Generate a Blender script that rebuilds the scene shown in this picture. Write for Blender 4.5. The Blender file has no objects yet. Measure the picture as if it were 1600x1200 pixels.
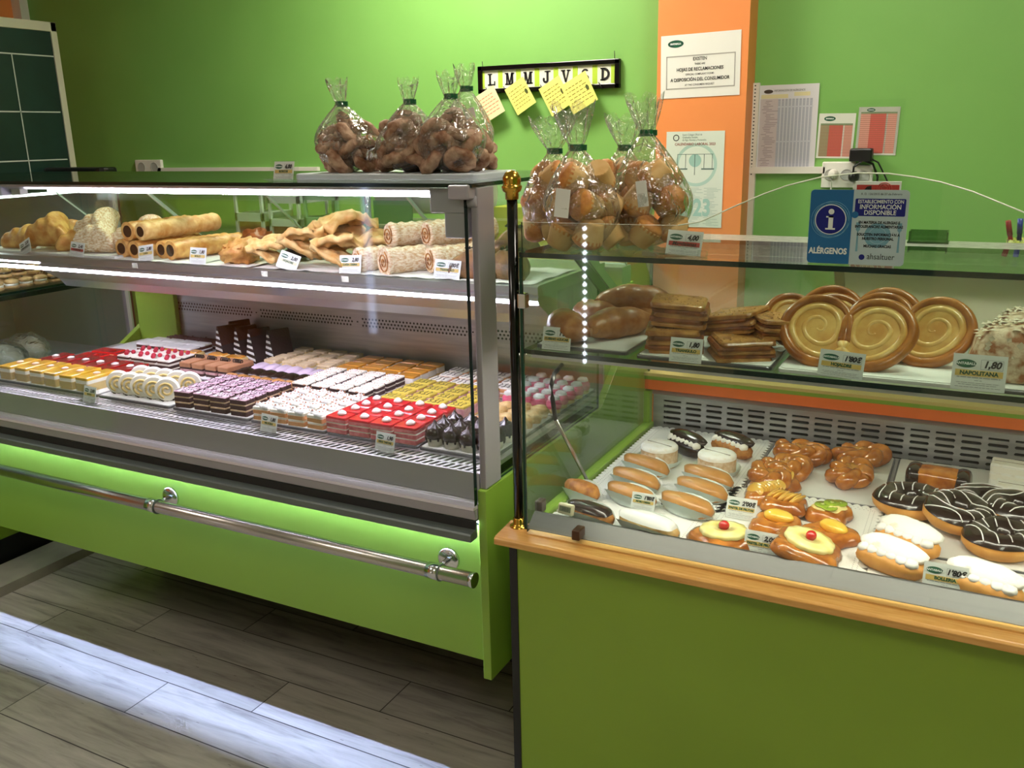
import bpy, math, random
from mathutils import Vector, Matrix, noise
R = math.radians
PI = math.pi
sc = bpy.context.scene
COL = sc.collection
rng = random.Random(7)

# ------------------------------------------------------------------ camera
F = 1400.0
HC = 1.46
YAW, PITCH, ROLL = R(-27.709), R(15.53), R(1.295)
_cy, _sy, _cp, _sp, _cr, _sr = math.cos(YAW), math.sin(YAW), math.cos(PITCH), math.sin(PITCH), math.cos(ROLL), math.sin(ROLL)
FWD = Vector((_sy*_cp, _cy*_cp, -_sp))
RGT0 = Vector((_cy, -_sy, 0))
DWN0 = FWD.cross(RGT0)
RGT = RGT0*_cr + DWN0*_sr
DWN = -RGT0*_sr + DWN0*_cr
CAM = Vector((0, 0, HC))
cd = bpy.data.cameras.new('camera')
cd.sensor_width = 36
cd.lens = F/1600*36
cd.clip_start = .05
cam = bpy.data.objects.new('camera', cd)
COL.objects.link(cam)
UP = -DWN
BK = -FWD
cam.matrix_world = Matrix(((RGT.x, UP.x, BK.x, 0), (RGT.y, UP.y, BK.y, 0), (RGT.z, UP.z, BK.z, HC), (0, 0, 0, 1)))
sc.camera = cam

def ray(px, py):
    return RGT*((px-800)/F) + DWN*((py-600)/F) + FWD
def at_z(px, py, z):
    d = ray(px, py); return CAM + d*((z-HC)/d.z)
def at_y(px, py, y):
    d = ray(px, py); return CAM + d*(y/d.y)
def at_x(px, py, x):
    d = ray(px, py); return CAM + d*(x/d.x)

# ------------------------------------------------------------------ materials
def lin(c):
    return tuple((v/255/12.92 if v/255 <= .04045 else ((v/255+.055)/1.055)**2.4) for v in c)
MATS = {}
def mat(name, c, rough=.5, metal=0.0, c2=None, scale=20, detail=4, bump=0.0, bscale=None, spec=.5, emit=None, estr=0, ramp=(.35, .65), stretch=None, coat=0, sss=0, trans=0):
    """Principled material; c and c2 are sRGB 0-255, mixed by object-space noise."""
    if name in MATS: return MATS[name]
    m = bpy.data.materials.new(name); m.use_nodes = True
    nt = m.node_tree; b = nt.nodes['Principled BSDF']
    b.inputs['Base Color'].default_value = (*lin(c), 1)
    b.inputs['Roughness'].default_value = rough
    b.inputs['Metallic'].default_value = metal
    b.inputs['Specular IOR Level'].default_value = spec
    b.inputs['Coat Weight'].default_value = coat
    b.inputs['Coat Roughness'].default_value = .08
    if sss:
        b.inputs['Subsurface Weight'].default_value = sss
        b.inputs['Subsurface Radius'].default_value = (.01, .006, .003)
    tc = None
    if c2 is not None or bump:
        tc = nt.nodes.new('ShaderNodeTexCoord')
        vec = tc.outputs['Object']
        if stretch:
            mp = nt.nodes.new('ShaderNodeMapping'); mp.inputs['Scale'].default_value = stretch
            nt.links.new(vec, mp.inputs['Vector']); vec = mp.outputs['Vector']
    if c2 is not None:
        n = nt.nodes.new('ShaderNodeTexNoise'); n.inputs['Scale'].default_value = scale; n.inputs['Detail'].default_value = detail
        nt.links.new(vec, n.inputs['Vector'])
        r = nt.nodes.new('ShaderNodeValToRGB')
        r.color_ramp.elements[0].position = ramp[0]; r.color_ramp.elements[0].color = (*lin(c), 1)
        r.color_ramp.elements[1].position = ramp[1]; r.color_ramp.elements[1].color = (*lin(c2), 1)
        nt.links.new(n.outputs['Fac'], r.inputs['Fac']); nt.links.new(r.outputs['Color'], b.inputs['Base Color'])
    if bump:
        n2 = nt.nodes.new('ShaderNodeTexNoise'); n2.inputs['Scale'].default_value = bscale or scale; n2.inputs['Detail'].default_value = 5
        nt.links.new(vec, n2.inputs['Vector'])
        bp = nt.nodes.new('ShaderNodeBump'); bp.inputs['Strength'].default_value = bump; bp.inputs['Distance'].default_value = .004
        nt.links.new(n2.outputs['Fac'], bp.inputs['Height']); nt.links.new(bp.outputs['Normal'], b.inputs['Normal'])
    if emit:
        b.inputs['Emission Color'].default_value = (*emit, 1); b.inputs['Emission Strength'].default_value = estr
    MATS[name] = m
    return m

def emis(name, col, s):
    if name in MATS: return MATS[name]
    m = bpy.data.materials.new(name); m.use_nodes = True
    nt = m.node_tree; nt.nodes.clear()
    o = nt.nodes.new('ShaderNodeOutputMaterial'); e = nt.nodes.new('ShaderNodeEmission')
    e.inputs['Color'].default_value = (*col, 1); e.inputs['Strength'].default_value = s
    nt.links.new(e.outputs[0], o.inputs['Surface'])
    MATS[name] = m; return m

def glassmat(name, tint, rough=.02, haze=0.0, hazecol=(200, 200, 190), ior=1.5, bump=0, bscale=30, gloss=1.0, graze=0):
    """Thin clear pane: transparent plus a Fresnel mirror layer, optional dusty haze."""
    if name in MATS: return MATS[name]
    m = bpy.data.materials.new(name); m.use_nodes = True
    nt = m.node_tree; nt.nodes.clear(); N = nt.nodes.new; L = nt.links.new
    o = N('ShaderNodeOutputMaterial'); t = N('ShaderNodeBsdfTransparent'); g = N('ShaderNodeBsdfGlossy'); mx = N('ShaderNodeMixShader'); fr = N('ShaderNodeFresnel')
    t.inputs['Color'].default_value = (*tint, 1); g.inputs['Roughness'].default_value = rough
    ge = N('ShaderNodeNewGeometry'); mi_ = N('ShaderNodeMix'); mi_.inputs[2].default_value = ior; mi_.inputs[3].default_value = 1/ior
    L(ge.outputs['Backfacing'], mi_.inputs[0]); L(mi_.outputs[0], fr.inputs['IOR'])
    fac = fr.outputs[0]
    if gloss != 1.0:
        k = N('ShaderNodeMath'); k.operation = 'MULTIPLY'; k.inputs[1].default_value = gloss; k.use_clamp = True
        L(fac, k.inputs[0]); fac = k.outputs[0]
    L(fac, mx.inputs[0]); L(t.outputs[0], mx.inputs[1]); L(g.outputs[0], mx.inputs[2])
    if bump:
        tc = N('ShaderNodeTexCoord'); nz = N('ShaderNodeTexNoise'); nz.inputs['Scale'].default_value = bscale; nz.inputs['Detail'].default_value = 3
        nz.inputs['Distortion'].default_value = 1.2
        L(tc.outputs['Object'], nz.inputs['Vector'])
        bp = N('ShaderNodeBump'); bp.inputs['Strength'].default_value = bump; bp.inputs['Distance'].default_value = .02
        L(nz.outputs['Fac'], bp.inputs['Height']); L(bp.outputs[0], g.inputs['Normal']); L(bp.outputs[0], fr.inputs['Normal'])
    out = mx.outputs[0]
    if haze:
        d = N('ShaderNodeBsdfDiffuse'); d.inputs['Color'].default_value = (*lin(hazecol), 1)
        tl = N('ShaderNodeBsdfTranslucent'); tl.inputs['Color'].default_value = (*lin(hazecol), 1)
        dm = N('ShaderNodeMixShader'); dm.inputs[0].default_value = .5
        L(d.outputs[0], dm.inputs[1]); L(tl.outputs[0], dm.inputs[2])
        m2 = N('ShaderNodeMixShader'); m2.inputs[0].default_value = haze
        if graze:
            lw = N('ShaderNodeLayerWeight'); lw.inputs['Blend'].default_value = .5
            p1 = N('ShaderNodeMath'); p1.operation = 'POWER'; p1.inputs[1].default_value = 2.0; L(lw.outputs['Facing'], p1.inputs[0])
            p2 = N('ShaderNodeMath'); p2.operation = 'MULTIPLY_ADD'; p2.inputs[1].default_value = graze; p2.inputs[2].default_value = haze; L(p1.outputs[0], p2.inputs[0])
            L(p2.outputs[0], m2.inputs[0])
        L(out, m2.inputs[1]); L(dm.outputs[0], m2.inputs[2]); out = m2.outputs[0]
    L(out, o.inputs['Surface'])
    MATS[name] = m; return m

# ------------------------------------------------------------------ mesh builder
class MB:
    def __init__(s): s.v = []; s.f = []; s.mi = []; s.sm = []; s.M = None
    def add(s, vs, fs, mi=0, smooth=False):
        o = len(s.v)
        if s.M is not None: vs = [s.M @ Vector(p) for p in vs]
        s.v += [tuple(p) for p in vs]
        for k, f in enumerate(fs):
            s.f.append(tuple(i+o for i in f)); s.mi.append(mi[k] if isinstance(mi, list) else mi); s.sm.append(smooth)
        return s
    def box(s, x0, x1, y0, y1, z0, z1, mi=0):
        vs = [(x, y, z) for z in (z0, z1) for y in (y0, y1) for x in (x0, x1)]
        return s.add(vs, [(0, 2, 3, 1), (4, 5, 7, 6), (0, 1, 5, 4), (2, 6, 7, 3), (0, 4, 6, 2), (1, 3, 7, 5)], mi)
    def pane(s, x0, x1, y0, y1, z0, z1, axis):
        """glass box: big faces material 0, edges material 1"""
        big = {'z': (0, 1), 'y': (2, 3), 'x': (4, 5)}[axis]
        vs = [(x, y, z) for z in (z0, z1) for y in (y0, y1) for x in (x0, x1)]
        fs = [(0, 2, 3, 1), (4, 5, 7, 6), (0, 1, 5, 4), (2, 6, 7, 3), (0, 4, 6, 2), (1, 3, 7, 5)]
        return s.add(vs, fs, [0 if k in big else 1 for k in range(6)])
    def prism(s, poly, a0, a1, axis='x', mi=0, capmi=None):
        """extrude a 2D polygon; axis x: (y,z) polygon, y: (x,z), z: (x,y)"""
        def P(p, a):
            return {'x': (a, p[0], p[1]), 'y': (p[0], a, p[1]), 'z': (p[0], p[1], a)}[axis]
        n = len(poly)
        vs = [P(p, a0) for p in poly]+[P(p, a1) for p in poly]
        ar = sum(poly[i][0]*poly[(i+1) % n][1]-poly[(i+1) % n][0]*poly[i][1] for i in range(n))
        flip = (ar < 0) ^ (axis == 'y')
        sd = [(i, (i+1) % n, n+(i+1) % n, n+i) for i in range(n)]
        caps = [tuple(range(n-1, -1, -1)), tuple(range(n, 2*n))]
        if flip:
            sd = [f[::-1] for f in sd]; caps = [f[::-1] for f in caps]
        s.add(vs, sd, mi); s.f += [tuple(i+len(s.v)-2*n for i in c) for c in caps]
        s.mi += [mi if capmi is None else capmi]*2; s.sm += [False]*2
        return s
    def rbox(s, cx, cy, z0, lx, ly, lz, r=.004, mi=0, top=None, bev=None, n=3, jit=0):
        """box with rounded plan corners and a rounded top edge"""
        bev = r if bev is None else bev
        def ring(inset, z):
            out = []
            for (sx, sy, a0) in ((1, 1, 0), (-1, 1, 90), (-1, -1, 180), (1, -1, 270)):
                for k in range(n+1):
                    a = R(a0+90*k/n)
                    rr = max(r-inset, .0005)
                    out.append((cx+sx*(lx/2-r)+rr*math.cos(a)+(rng.uniform(-jit, jit) if jit else 0), cy+sy*(ly/2-r)+rr*math.sin(a)+(rng.uniform(-jit, jit) if jit else 0), z))
            return out
        rings = [ring(0, z0), ring(0, z0+lz-bev), ring(bev*.35, z0+lz-bev*.3), ring(bev, z0+lz)]
        m = len(rings[0]); vs = sum(rings, [])
        fs = []; ms = []
        for k in range(3):
            for i in range(m):
                fs.append((k*m+i, k*m+(i+1) % m, (k+1)*m+(i+1) % m, (k+1)*m+i)); ms.append(mi if (k == 0 or top is None) else top)
        fs.append(tuple(range(m-1, -1, -1))); ms.append(mi)
        fs.append(tuple(range(3*m, 4*m))); ms.append(mi if top is None else top)
        return s.add(vs, fs, ms)
    def tube(s, pts, r, n=8, mi=0, sx=1.0, sz=1.0, caps=True, closed=False, up=(0, 0, 1)):
        pts = [Vector(p) for p in pts]; k = len(pts); rs = r if isinstance(r, (list, tuple)) else [r]*k
        vs = []; U = Vector(up)
        for i, p in enumerate(pts):
            if closed: t = pts[(i+1) % k]-pts[i-1]
            else: t = pts[min(i+1, k-1)]-pts[max(i-1, 0)]
            t.normalize()
            a = t.cross(U)
            if a.length < 1e-4: a = t.cross(Vector((1, 0, 0)))
            a.normalize(); b = a.cross(t)
            for j in range(n):
                an = 2*PI*j/n
                vs.append(p+a*(math.cos(an)*rs[i]*sx)+b*(math.sin(an)*rs[i]*sz))
        fs = []
        for i in range(k if closed else k-1):
            q = (i+1) % k
            for j in range(n):
                fs.append((i*n+j, i*n+(j+1) % n, q*n+(j+1) % n, q*n+j))
        s.add(vs, fs, mi, True)
        if caps and not closed:
            o = len(s.v)-len(vs)
            s.f += [tuple(o+j for j in range(n-1, -1, -1)), tuple(o+(k-1)*n+j for j in range(n))]
            s.mi += [mi]*2; s.sm += [False]*2
        return s
    def lathe(s, prof, n=20, cx=0, cy=0, cz=0, mi=0, smooth=True, flute=0, nf=0, caps=True, ex=1.0, ey=1.0):
        vs = []; m = len(prof)
        for (r, z) in prof:
            for j in range(n):
                a = 2*PI*j/n
                rr = r*(1+(flute if (j % 2 == 0) else -flute) if nf else 1)
                vs.append((cx+rr*math.cos(a)*ex, cy+rr*math.sin(a)*ey, cz+z))
        fs = [(i*n+j, i*n+(j+1) % n, (i+1)*n+(j+1) % n, (i+1)*n+j) for i in range(m-1) for j in range(n)]
        s.add(vs, fs, mi, smooth)
        if caps:
            o = len(s.v)-len(vs)
            s.f += [tuple(o+j for j in range(n-1, -1, -1)), tuple(o+(m-1)*n+j for j in range(n))]; s.mi += [mi]*2; s.sm += [False]*2
        return s
    def blob(s, cx, cy, cz, rx, ry, rz, mi=0, seed=0, amp=0, freq=8, flat=None, nu=16, nv=10, pw=2.0, vmin=-90, rip=None):
        """super-ellipsoid with noise; flat = lowest z (absolute) kept flat"""
        vs = []; e = 2/pw
        def sp(x): return math.copysign(abs(x)**e, x)
        for i in range(nv+1):
            v = R(vmin+(90-vmin)*i/nv)
            for j in range(nu):
                u = 2*PI*j/nu
                x, y, z = sp(math.cos(v))*sp(math.cos(u)), sp(math.cos(v))*sp(math.sin(u)), sp(math.sin(v))
                k = 1+(amp*noise.noise(Vector((x*freq/4+seed*7.1, y*freq/4+seed*3.3, z*freq/4+seed*1.7))) if amp else 0)
                if rip: k += rip(u, v)
                p = [cx+x*rx*k, cy+y*ry*k, cz+z*rz*k]
                if flat is not None: p[2] = max(p[2], flat)
                vs.append(p)
        fs = [(i*nu+j, i*nu+(j+1) % nu, (i+1)*nu+(j+1) % nu, (i+1)*nu+j) for i in range(nv) for j in range(nu)]
        return s.add(vs, fs, mi, True)
    def torus(s, cx, cy, cz, Rr, r, mi=0, nu=24, nv=10, v0=0, v1=360, amp=0, seed=0, ex=1, sz=1.0, wave=0, nw=7):
        vs = []; cl = v1-v0 >= 360; mv = nv if cl else nv+1
        for i in range(nu):
            u = 2*PI*i/nu
            w = wave*math.sin(nw*u+seed)
            for j in range(mv):
                v = R(v0-w+(v1-v0+2*w)*j/nv)
                k = 1+(amp*noise.noise(Vector((math.cos(u)*2+seed*5, math.sin(u)*2, v))) if amp else 0)
                q = Rr+r*k*math.cos(v)
                vs.append((cx+q*math.cos(u)*ex, cy+q*math.sin(u), cz+r*k*sz*math.sin(v)))
        fs = []
        for i in range(nu):
            ii = (i+1) % nu
            for j in range(nv):
                jj = (j+1) % mv if cl else j+1
                fs.append((i*mv+j, ii*mv+j, ii*mv+jj, i*mv+jj))
        return s.add(vs, fs, mi, True)
    def pillow(s, outline, h, mi=0, K=7, p=2.0, q=.55, seed=0, amp=0, freq=60, base=0, bmi=None, hf=None):
        """puffed shape over a star-shaped plan outline"""
        n = len(outline); cx = sum(o[0] for o in outline)/n; cy = sum(o[1] for o in outline)/n
        vs = []
        for (x, y) in outline: vs.append((cx+(x-cx)*.96, cy+(y-cy)*.96, base))
        for k in range(K+1):
            t = 1-k/K*.97
            for (x, y) in outline:
                X, Y = cx+(x-cx)*t, cy+(y-cy)*t
                z = base+h*(.22+.78*(max(1-t**p, 0))**q)
                if hf: z += hf(X, Y, t)
                if amp: z += amp*noise.noise(Vector((X*freq+seed*9, Y*freq, seed*2.3)))
                vs.append((X, Y, max(z, base+.001)))
        fs = [(k*n+i, k*n+(i+1) % n, (k+1)*n+(i+1) % n, (k+1)*n+i) for k in range(K+1) for i in range(n)]
        s.add(vs, fs, mi, True)
        o = len(s.v)-len(vs)
        s.f += [tuple(o+i for i in range(n-1, -1, -1)), tuple(o+(K+1)*n+i for i in range(n))]; s.mi += [mi if bmi is None else bmi, mi]; s.sm += [False, True]
        return s
    def build(s, name, mats, parent=None, loc=(0, 0, 0), rz=0, bevel=0):
        me = bpy.data.meshes.new(name)
        me.from_pydata(s.v, [], s.f)
        for m in (mats if isinstance(mats, (list, tuple)) else [mats]): me.materials.append(m)
        me.polygons.foreach_set('material_index', s.mi)
        me.polygons.foreach_set('use_smooth', s.sm)
        me.update()
        o = bpy.data.objects.new(name, me); COL.objects.link(o)
        o.location = loc; o.rotation_euler = (0, 0, rz)
        if parent is not None: o.parent = parent
        if bevel:
            b = o.modifiers.new('bevel', 'BEVEL'); b.width = bevel; b.segments = 2; b.limit_method = 'ANGLE'
        return o

def tag(o, label, cat, group=None, kind=None):
    o['label'] = label; o['category'] = cat
    if group: o['group'] = group
    if kind: o['kind'] = kind
    return o
def thing(name, label, cat, loc=(0, 0, 0), rot=(0, 0, 0), group=None):
    o = bpy.data.objects.new(name, None); COL.objects.link(o)
    o.empty_display_size = .02
    o.location = loc; o.rotation_euler = rot
    return tag(o, label, cat, group)
def struct(o): o['kind'] = 'structure'; return o
def dup(root, loc, rz=0, label=None, scale=1.0, rot=None):
    r = root.copy(); COL.objects.link(r); r.location = loc; r.rotation_euler = rot or (0, 0, rz); r.scale = (scale,)*3
    if label: r['label'] = label
    for ch in list(root.children):
        c = ch.copy(); COL.objects.link(c); c.parent = r
        for g in list(ch.children):
            d = g.copy(); COL.objects.link(d); d.parent = c
    return r
def place(root, loc, rz=0, label=None, scale=1.0, rot=None):
    """first use moves the thing itself, later uses copy it"""
    if not root.get('_used'):
        root['_used'] = 1; root.location = loc; root.rotation_euler = rot or (0, 0, rz); root.scale = (scale,)*3
        if label: root['label'] = label
        return root
    return dup(root, loc, rz, label, scale, rot)
TEXTS = []
def text(body, size, m, parent, x=0, z=0, y=-.0006, align='CENTER', sx=1.0, bold=0.0, shear=0, rot=None, name='lettering', space=1.0):
    c = bpy.data.curves.new(name, 'FONT'); c.body = body; c.size = size; c.align_x = align; c.align_y = 'CENTER'
    c.offset = bold; c.shear = shear; c.space_character = space; c.resolution_u = 3
    c.materials.append(m)
    o = bpy.data.objects.new(name, c); TEXTS.append(o); COL.objects.link(o); o.parent = parent
    o.location = (x, y, z); o.rotation_euler = rot or (R(90), 0, 0); o.scale = (sx, 1, 1)
    return o

def texts_to_meshes():
    bpy.context.view_layer.update()
    dg = bpy.context.evaluated_depsgraph_get()
    for o in list(TEXTS):
        me = bpy.data.meshes.new_from_object(o.evaluated_get(dg)); n = o.name; par, loc, rot, scl, cu = o.parent, o.location.copy(), o.rotation_euler.copy(), o.scale.copy(), o.data
        bpy.data.objects.remove(o); bpy.data.curves.remove(cu)
        me.name = n
        q = bpy.data.objects.new(n, me); COL.objects.link(q); q.parent = par; q.location = loc; q.rotation_euler = rot; q.scale = scl
    TEXTS.clear()
# ------------------------------------------------------------------ palette
M_GREENWALL = mat('green_paint', (126, 182, 92), .55, c2=(122, 178, 88), scale=3, bump=.05, bscale=160)
M_ORANGE = mat('orange_paint', (240, 148, 82), .5, c2=(236, 143, 78), scale=4, bump=.05, bscale=150)
M_WHITEP = mat('white_plastic', (228, 228, 218), .35)
M_WHITEPAINT = mat('white_paint', (222, 220, 210), .5)
M_CEIL = mat('ceiling_paint', (225, 222, 212), .8)
M_LIME = mat('lime_laminate', (136, 172, 62), .28, c2=(133, 168, 60), scale=5)
M_OLIVE = mat('green_laminate', (136, 168, 52), .35, c2=(132, 163, 50), scale=4)
M_ALU = mat('aluminium', (196, 194, 196), .32, .9, bump=.02, bscale=200)
M_STEEL = mat('brushed_steel', (196, 195, 198), .36, .7, c2=(176, 175, 180), scale=6, stretch=(1, 1, 14), detail=6)
M_DECK = mat('deck_steel', (205, 203, 200), .3, .7)
M_GREYP = mat('grey_profile', (168, 164, 172), .4, .2)
M_PALEALU = mat('pale_aluminium', (226, 220, 230), .3, .25)
M_LIP = mat('lip_metal', (92, 91, 90), .4, .5)
M_SLATE = mat('slate_profile', (104, 112, 110), .35, .2)
M_DARK = mat('dark_rubber', (22, 23, 24), .6)
M_BLACK = mat('black_plastic', (12, 12, 13), .35)
M_BLACKGLOSS = mat('black_lacquer', (6, 6, 7), .15)
M_BRASS = mat('polished_brass', (214, 168, 72), .18, 1.0)
M_CHROME = mat('chrome', (225, 226, 230), .12, 1.0)
M_BRUSH = mat('satin_rail', (196, 190, 188), .26, 1.0)
M_WOOD = mat('beech_veneer', (226, 172, 100), .24, c2=(214, 156, 84), scale=9, stretch=(2, 24, 24), detail=6)
M_PAPER = mat('paper', (232, 232, 226), .8)
M_CARD = mat('tag_card', (222, 226, 222), .35)
M_INK = mat('ink', (16, 15, 18), .5)
M_FINE = mat('fine_print_ink', (128, 132, 134), .6)
M_LOGO = mat('logo_green', (14, 70, 56), .35, c2=(18, 96, 66), scale=40)
M_WINK = mat('white_ink', (224, 232, 228), .5)
M_GOLD = mat('gold_band', (206, 172, 84), .4, c2=(222, 196, 120), scale=30)
M_REDBAND = mat('red_band', (178, 52, 40), .5)
M_GREENINK = mat('green_ink', (16, 74, 44), .5)
M_TRAY = mat('tray_white', (226, 226, 222), .45)
M_TRAYSTEEL = mat('tray_steel', (120, 120, 124), .3, .8)
M_DOILY = mat('lace_paper', (240, 239, 234), .8, bump=.3, bscale=300)
M_GLASS = glassmat('clear_glass', (.94, .975, .955))
M_GLASS2 = glassmat('shelf_glass', (.86, .95, .90))
M_EDGE = mat('glass_edge', (8, 58, 42), .12)
M_EDGED = mat('glass_edge_dark', (5, 34, 27), .12)
M_SLEEVE = glassmat('clear_sleeve_film', (.985, .99, .985), rough=.12, gloss=.15)
M_ACRYL = glassmat('acrylic', (.97, .975, .97), rough=.04)
M_HAZE = glassmat('dusty_glass', (.92, .95, .92), haze=.22, hazecol=(190, 196, 180))
M_FROST = glassmat('frosted_glass', (.9, .9, .86), rough=.25, haze=.80, hazecol=(244, 246, 232))
M_FILM = glassmat('plastic_film', (.96, .965, .955), rough=.09, ior=1.5, bump=1.0, bscale=30, gloss=3.0, haze=.03, graze=.22, hazecol=(235, 238, 235))
M_LEDU = emis('led_cool', (1.0, .89, 1.12), 105)
M_LEDS = emis('led_shelf', (1.0, .87, 1.13), 110)
M_LEDF = emis('led_blue', (.62, .80, 1.36), 640)
M_LEDADD = emis('added_led_warm', (1.0, .92, .76), 74)
LAMPC = (1.0, .92, .79)

# ------------------------------------------------------------------ room
def plank_material():
    m = bpy.data.materials.new('wood_plank_tiles'); m.use_nodes = True
    nt = m.node_tree; N = nt.nodes.new; L = nt.links.new; b = nt.nodes['Principled BSDF']
    tc = N('ShaderNodeTexCoord'); sep = N('ShaderNodeSeparateXYZ'); L(tc.outputs['Object'], sep.inputs[0])
    def mth(op, a, bb=None, c=None):
        n = N('ShaderNodeMath'); n.operation = op
        for i, q in enumerate((a, bb, c)):
            if q is None: continue
            if isinstance(q, (int, float)): n.inputs[i].default_value = q
            else: L(q, n.inputs[i])
        return n.outputs[0]
    yy = mth('DIVIDE', mth('SUBTRACT', sep.outputs['Y'], 1.346), .149)
    row = mth('FLOOR', yy); fy = mth('FRACT', yy)
    u = mth('DIVIDE', mth('SUBTRACT', mth('ADD', sep.outputs['X'], 1.897), mth('MULTIPLY', row, .308)), .929)
    col = mth('FLOOR', u); fx = mth('FRACT', u)
    dy = mth('MULTIPLY', mth('MINIMUM', fy, mth('SUBTRACT', 1.0, fy)), .149)
    dx = mth('MULTIPLY', mth('MINIMUM', fx, mth('SUBTRACT', 1.0, fx)), .929)
    groove = mth('LESS_THAN', mth('MINIMUM', dx, dy), .0016)
    cmb = N('ShaderNodeCombineXYZ'); L(row, cmb.inputs[0]); L(col, cmb.inputs[1])
    wn = N('ShaderNodeTexWhiteNoise'); L(cmb.outputs[0], wn.inputs['Vector'])
    off = N('ShaderNodeVectorMath'); off.operation = 'MULTIPLY_ADD'; off.inputs[1].default_value = (13, 13, 13)
    L(wn.outputs['Color'], off.inputs[0])
    mp = N('ShaderNodeMapping'); mp.inputs['Scale'].default_value = (1.6, 14, 1); L(tc.outputs['Object'], mp.inputs[0]); L(mp.outputs[0], off.inputs[2])
    nz = N('ShaderNodeTexNoise'); nz.inputs['Scale'].default_value = 2.2; nz.inputs['Detail'].default_value = 8; nz.inputs['Roughness'].default_value = .62; nz.inputs['Distortion'].default_value = .5
    L(off.outputs[0], nz.inputs['Vector'])
    rp = N('ShaderNodeValToRGB'); e = rp.color_ramp.elements
    e[0].position = .26; e[0].color = (*lin((126, 119, 110)), 1); e[1].position = .72; e[1].color = (*lin((206, 200, 188)), 1)
    k = e.new(.48); k.color = (*lin((182, 175, 164)), 1)
    L(nz.outputs['Fac'], rp.inputs[0])
    # small dark knots
    kn = N('ShaderNodeTexVoronoi'); kn.inputs['Scale'].default_value = 5; L(off.outputs[0], kn.inputs['Vector'])
    knm = mth('LESS_THAN', kn.outputs['Distance'], .05)
    mk = N('ShaderNodeMix'); mk.data_type = 'RGBA'; L(knm, mk.inputs[0]); L(rp.outputs[0], mk.inputs[6]); mk.inputs[7].default_value = (*lin((92, 84, 78)), 1)
    mv = N('ShaderNodeMix'); mv.data_type = 'RGBA'; mv.blend_type = 'MULTIPLY'; mv.inputs[0].default_value = .25
    L(mk.outputs[2], mv.inputs[6]); L(wn.outputs['Value'], mv.inputs[7])
    mg = N('ShaderNodeMix'); mg.data_type = 'RGBA'; L(groove, mg.inputs[0]); L(mv.outputs[2], mg.inputs[6]); mg.inputs[7].default_value = (*lin((52, 46, 42)), 1)
    L(mg.outputs[2], b.inputs['Base Color']); b.inputs['Roughness'].default_value = .42
    return m
struct(MB().box(-5.2, 3.2, -2.3, 3.7, -.05, 0).build('floor', plank_material()))
struct(MB().box(-5.2, 3.2, -2.3, 3.7, 2.72, 2.8).build('ceiling', M_CEIL))
YW = 3.54
struct(MB().box(-4.92, 3.2, YW, YW+.1, 0, 2.72).build('wall_back', M_GREENWALL))
struct(MB().box(-5.02, -4.92, -2.2, YW, 0, 2.72).build('wall_left', M_ORANGE))
struct(MB().box(2.6, 2.7, -2.2, YW, 0, 2.72).build('wall_right', M_GREENWALL))
struct(MB().box(-5.02, 2.7, -2.3, -2.2, 0, 2.72).build('wall_front', mat('cream_paint', (206, 196, 172), .7)))
struct(MB().box(-4.92, -4.85, YW-.05, YW, 0, 2.72).build('trim_1', M_WHITEPAINT))
YC = 3.42
k = YC/3.28
XC0, XC1 = -1.102*k, -.777*k
struct(MB().box(XC0, XC1, YC, YW, 0, 2.72).build('column', M_ORANGE))
# tall narrow window in the front wall behind the viewer
w = MB(); w.box(-3.86, -3.78, -2.2, -2.19, .1, 1.25); struct(w.build('window_1', emis('daylight_pane', (.75, .88, 1.3), 3.2)))
fr = MB()
for a, b, c, d in ((-3.9, -3.86, .06, 1.29), (-3.78, -3.74, .06, 1.29)): fr.box(a, b, -2.2, -2.17, c, d)
fr.box(-3.9, -3.74, -2.2, -2.17, 1.25, 1.29); fr.box(-3.9, -3.74, -2.2, -2.17, .06, .1)
struct(fr.build('trim_2', M_GREYP))
# shop door with pale panes in the front wall, mirrored faintly in the display glass
d = MB(); d.box(-1.2, -.2, -2.2, -2.16, 0, 2.1, 0); struct(d.build('door_1', mat('door_grey', (120, 124, 120), .5)))
# vertical light strip of separate diodes on the front wall
ls = thing('light_strip', 'vertical strip of small white diodes on the wall opposite the display cases', 'lamp', (-2.15, -2.195, .5))
MB().box(-.015, .015, 0, .008, -.46, .48).build('backing', M_WHITEP, ls)
dm = MB()
for i in range(19):
    z = -.43+i*.049
    dm.add([(-.017, .012, z), (0, .012, z-.017), (.017, .012, z), (0, .012, z+.017), (0, .018, z)], [(0, 1, 4), (1, 2, 4), (2, 3, 4), (3, 0, 4)])
dm.build('diode', emis('diode_white', (.95, .98, 1.1), 26), ls)
# ceiling lamps
for i, (x, y, s, e_) in enumerate(((-1.95, 2.75, .5, 64), (.35, 1.55, .4, 30), (-2.4, -.2, .6, 16), (.6, -.8, .6, 20), (-.35, 2.45, .3, 50))):
    t = thing('ceiling_lamp', ['square warm ceiling lamp above the middle of the green back wall', 'square warm ceiling lamp above the customer side of the right display case', 'square warm ceiling lamp above the floor before the left display case',
              'square warm ceiling lamp nearest the shop entrance', 'small square warm ceiling lamp in front of the orange column'][i], 'lamp', (x, y, 2.72), group='ceiling lamps')
    MB().box(-s/2-.03, s/2+.03, -s/2-.03, s/2+.03, -.03, 0).build('frame', M_WHITEP, t)
    MB().box(-s/2, s/2, -s/2, s/2, -.036, -.03).build('diffuser', emis('ceiling_lamp_%d' % i, LAMPC, e_), t)

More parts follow.
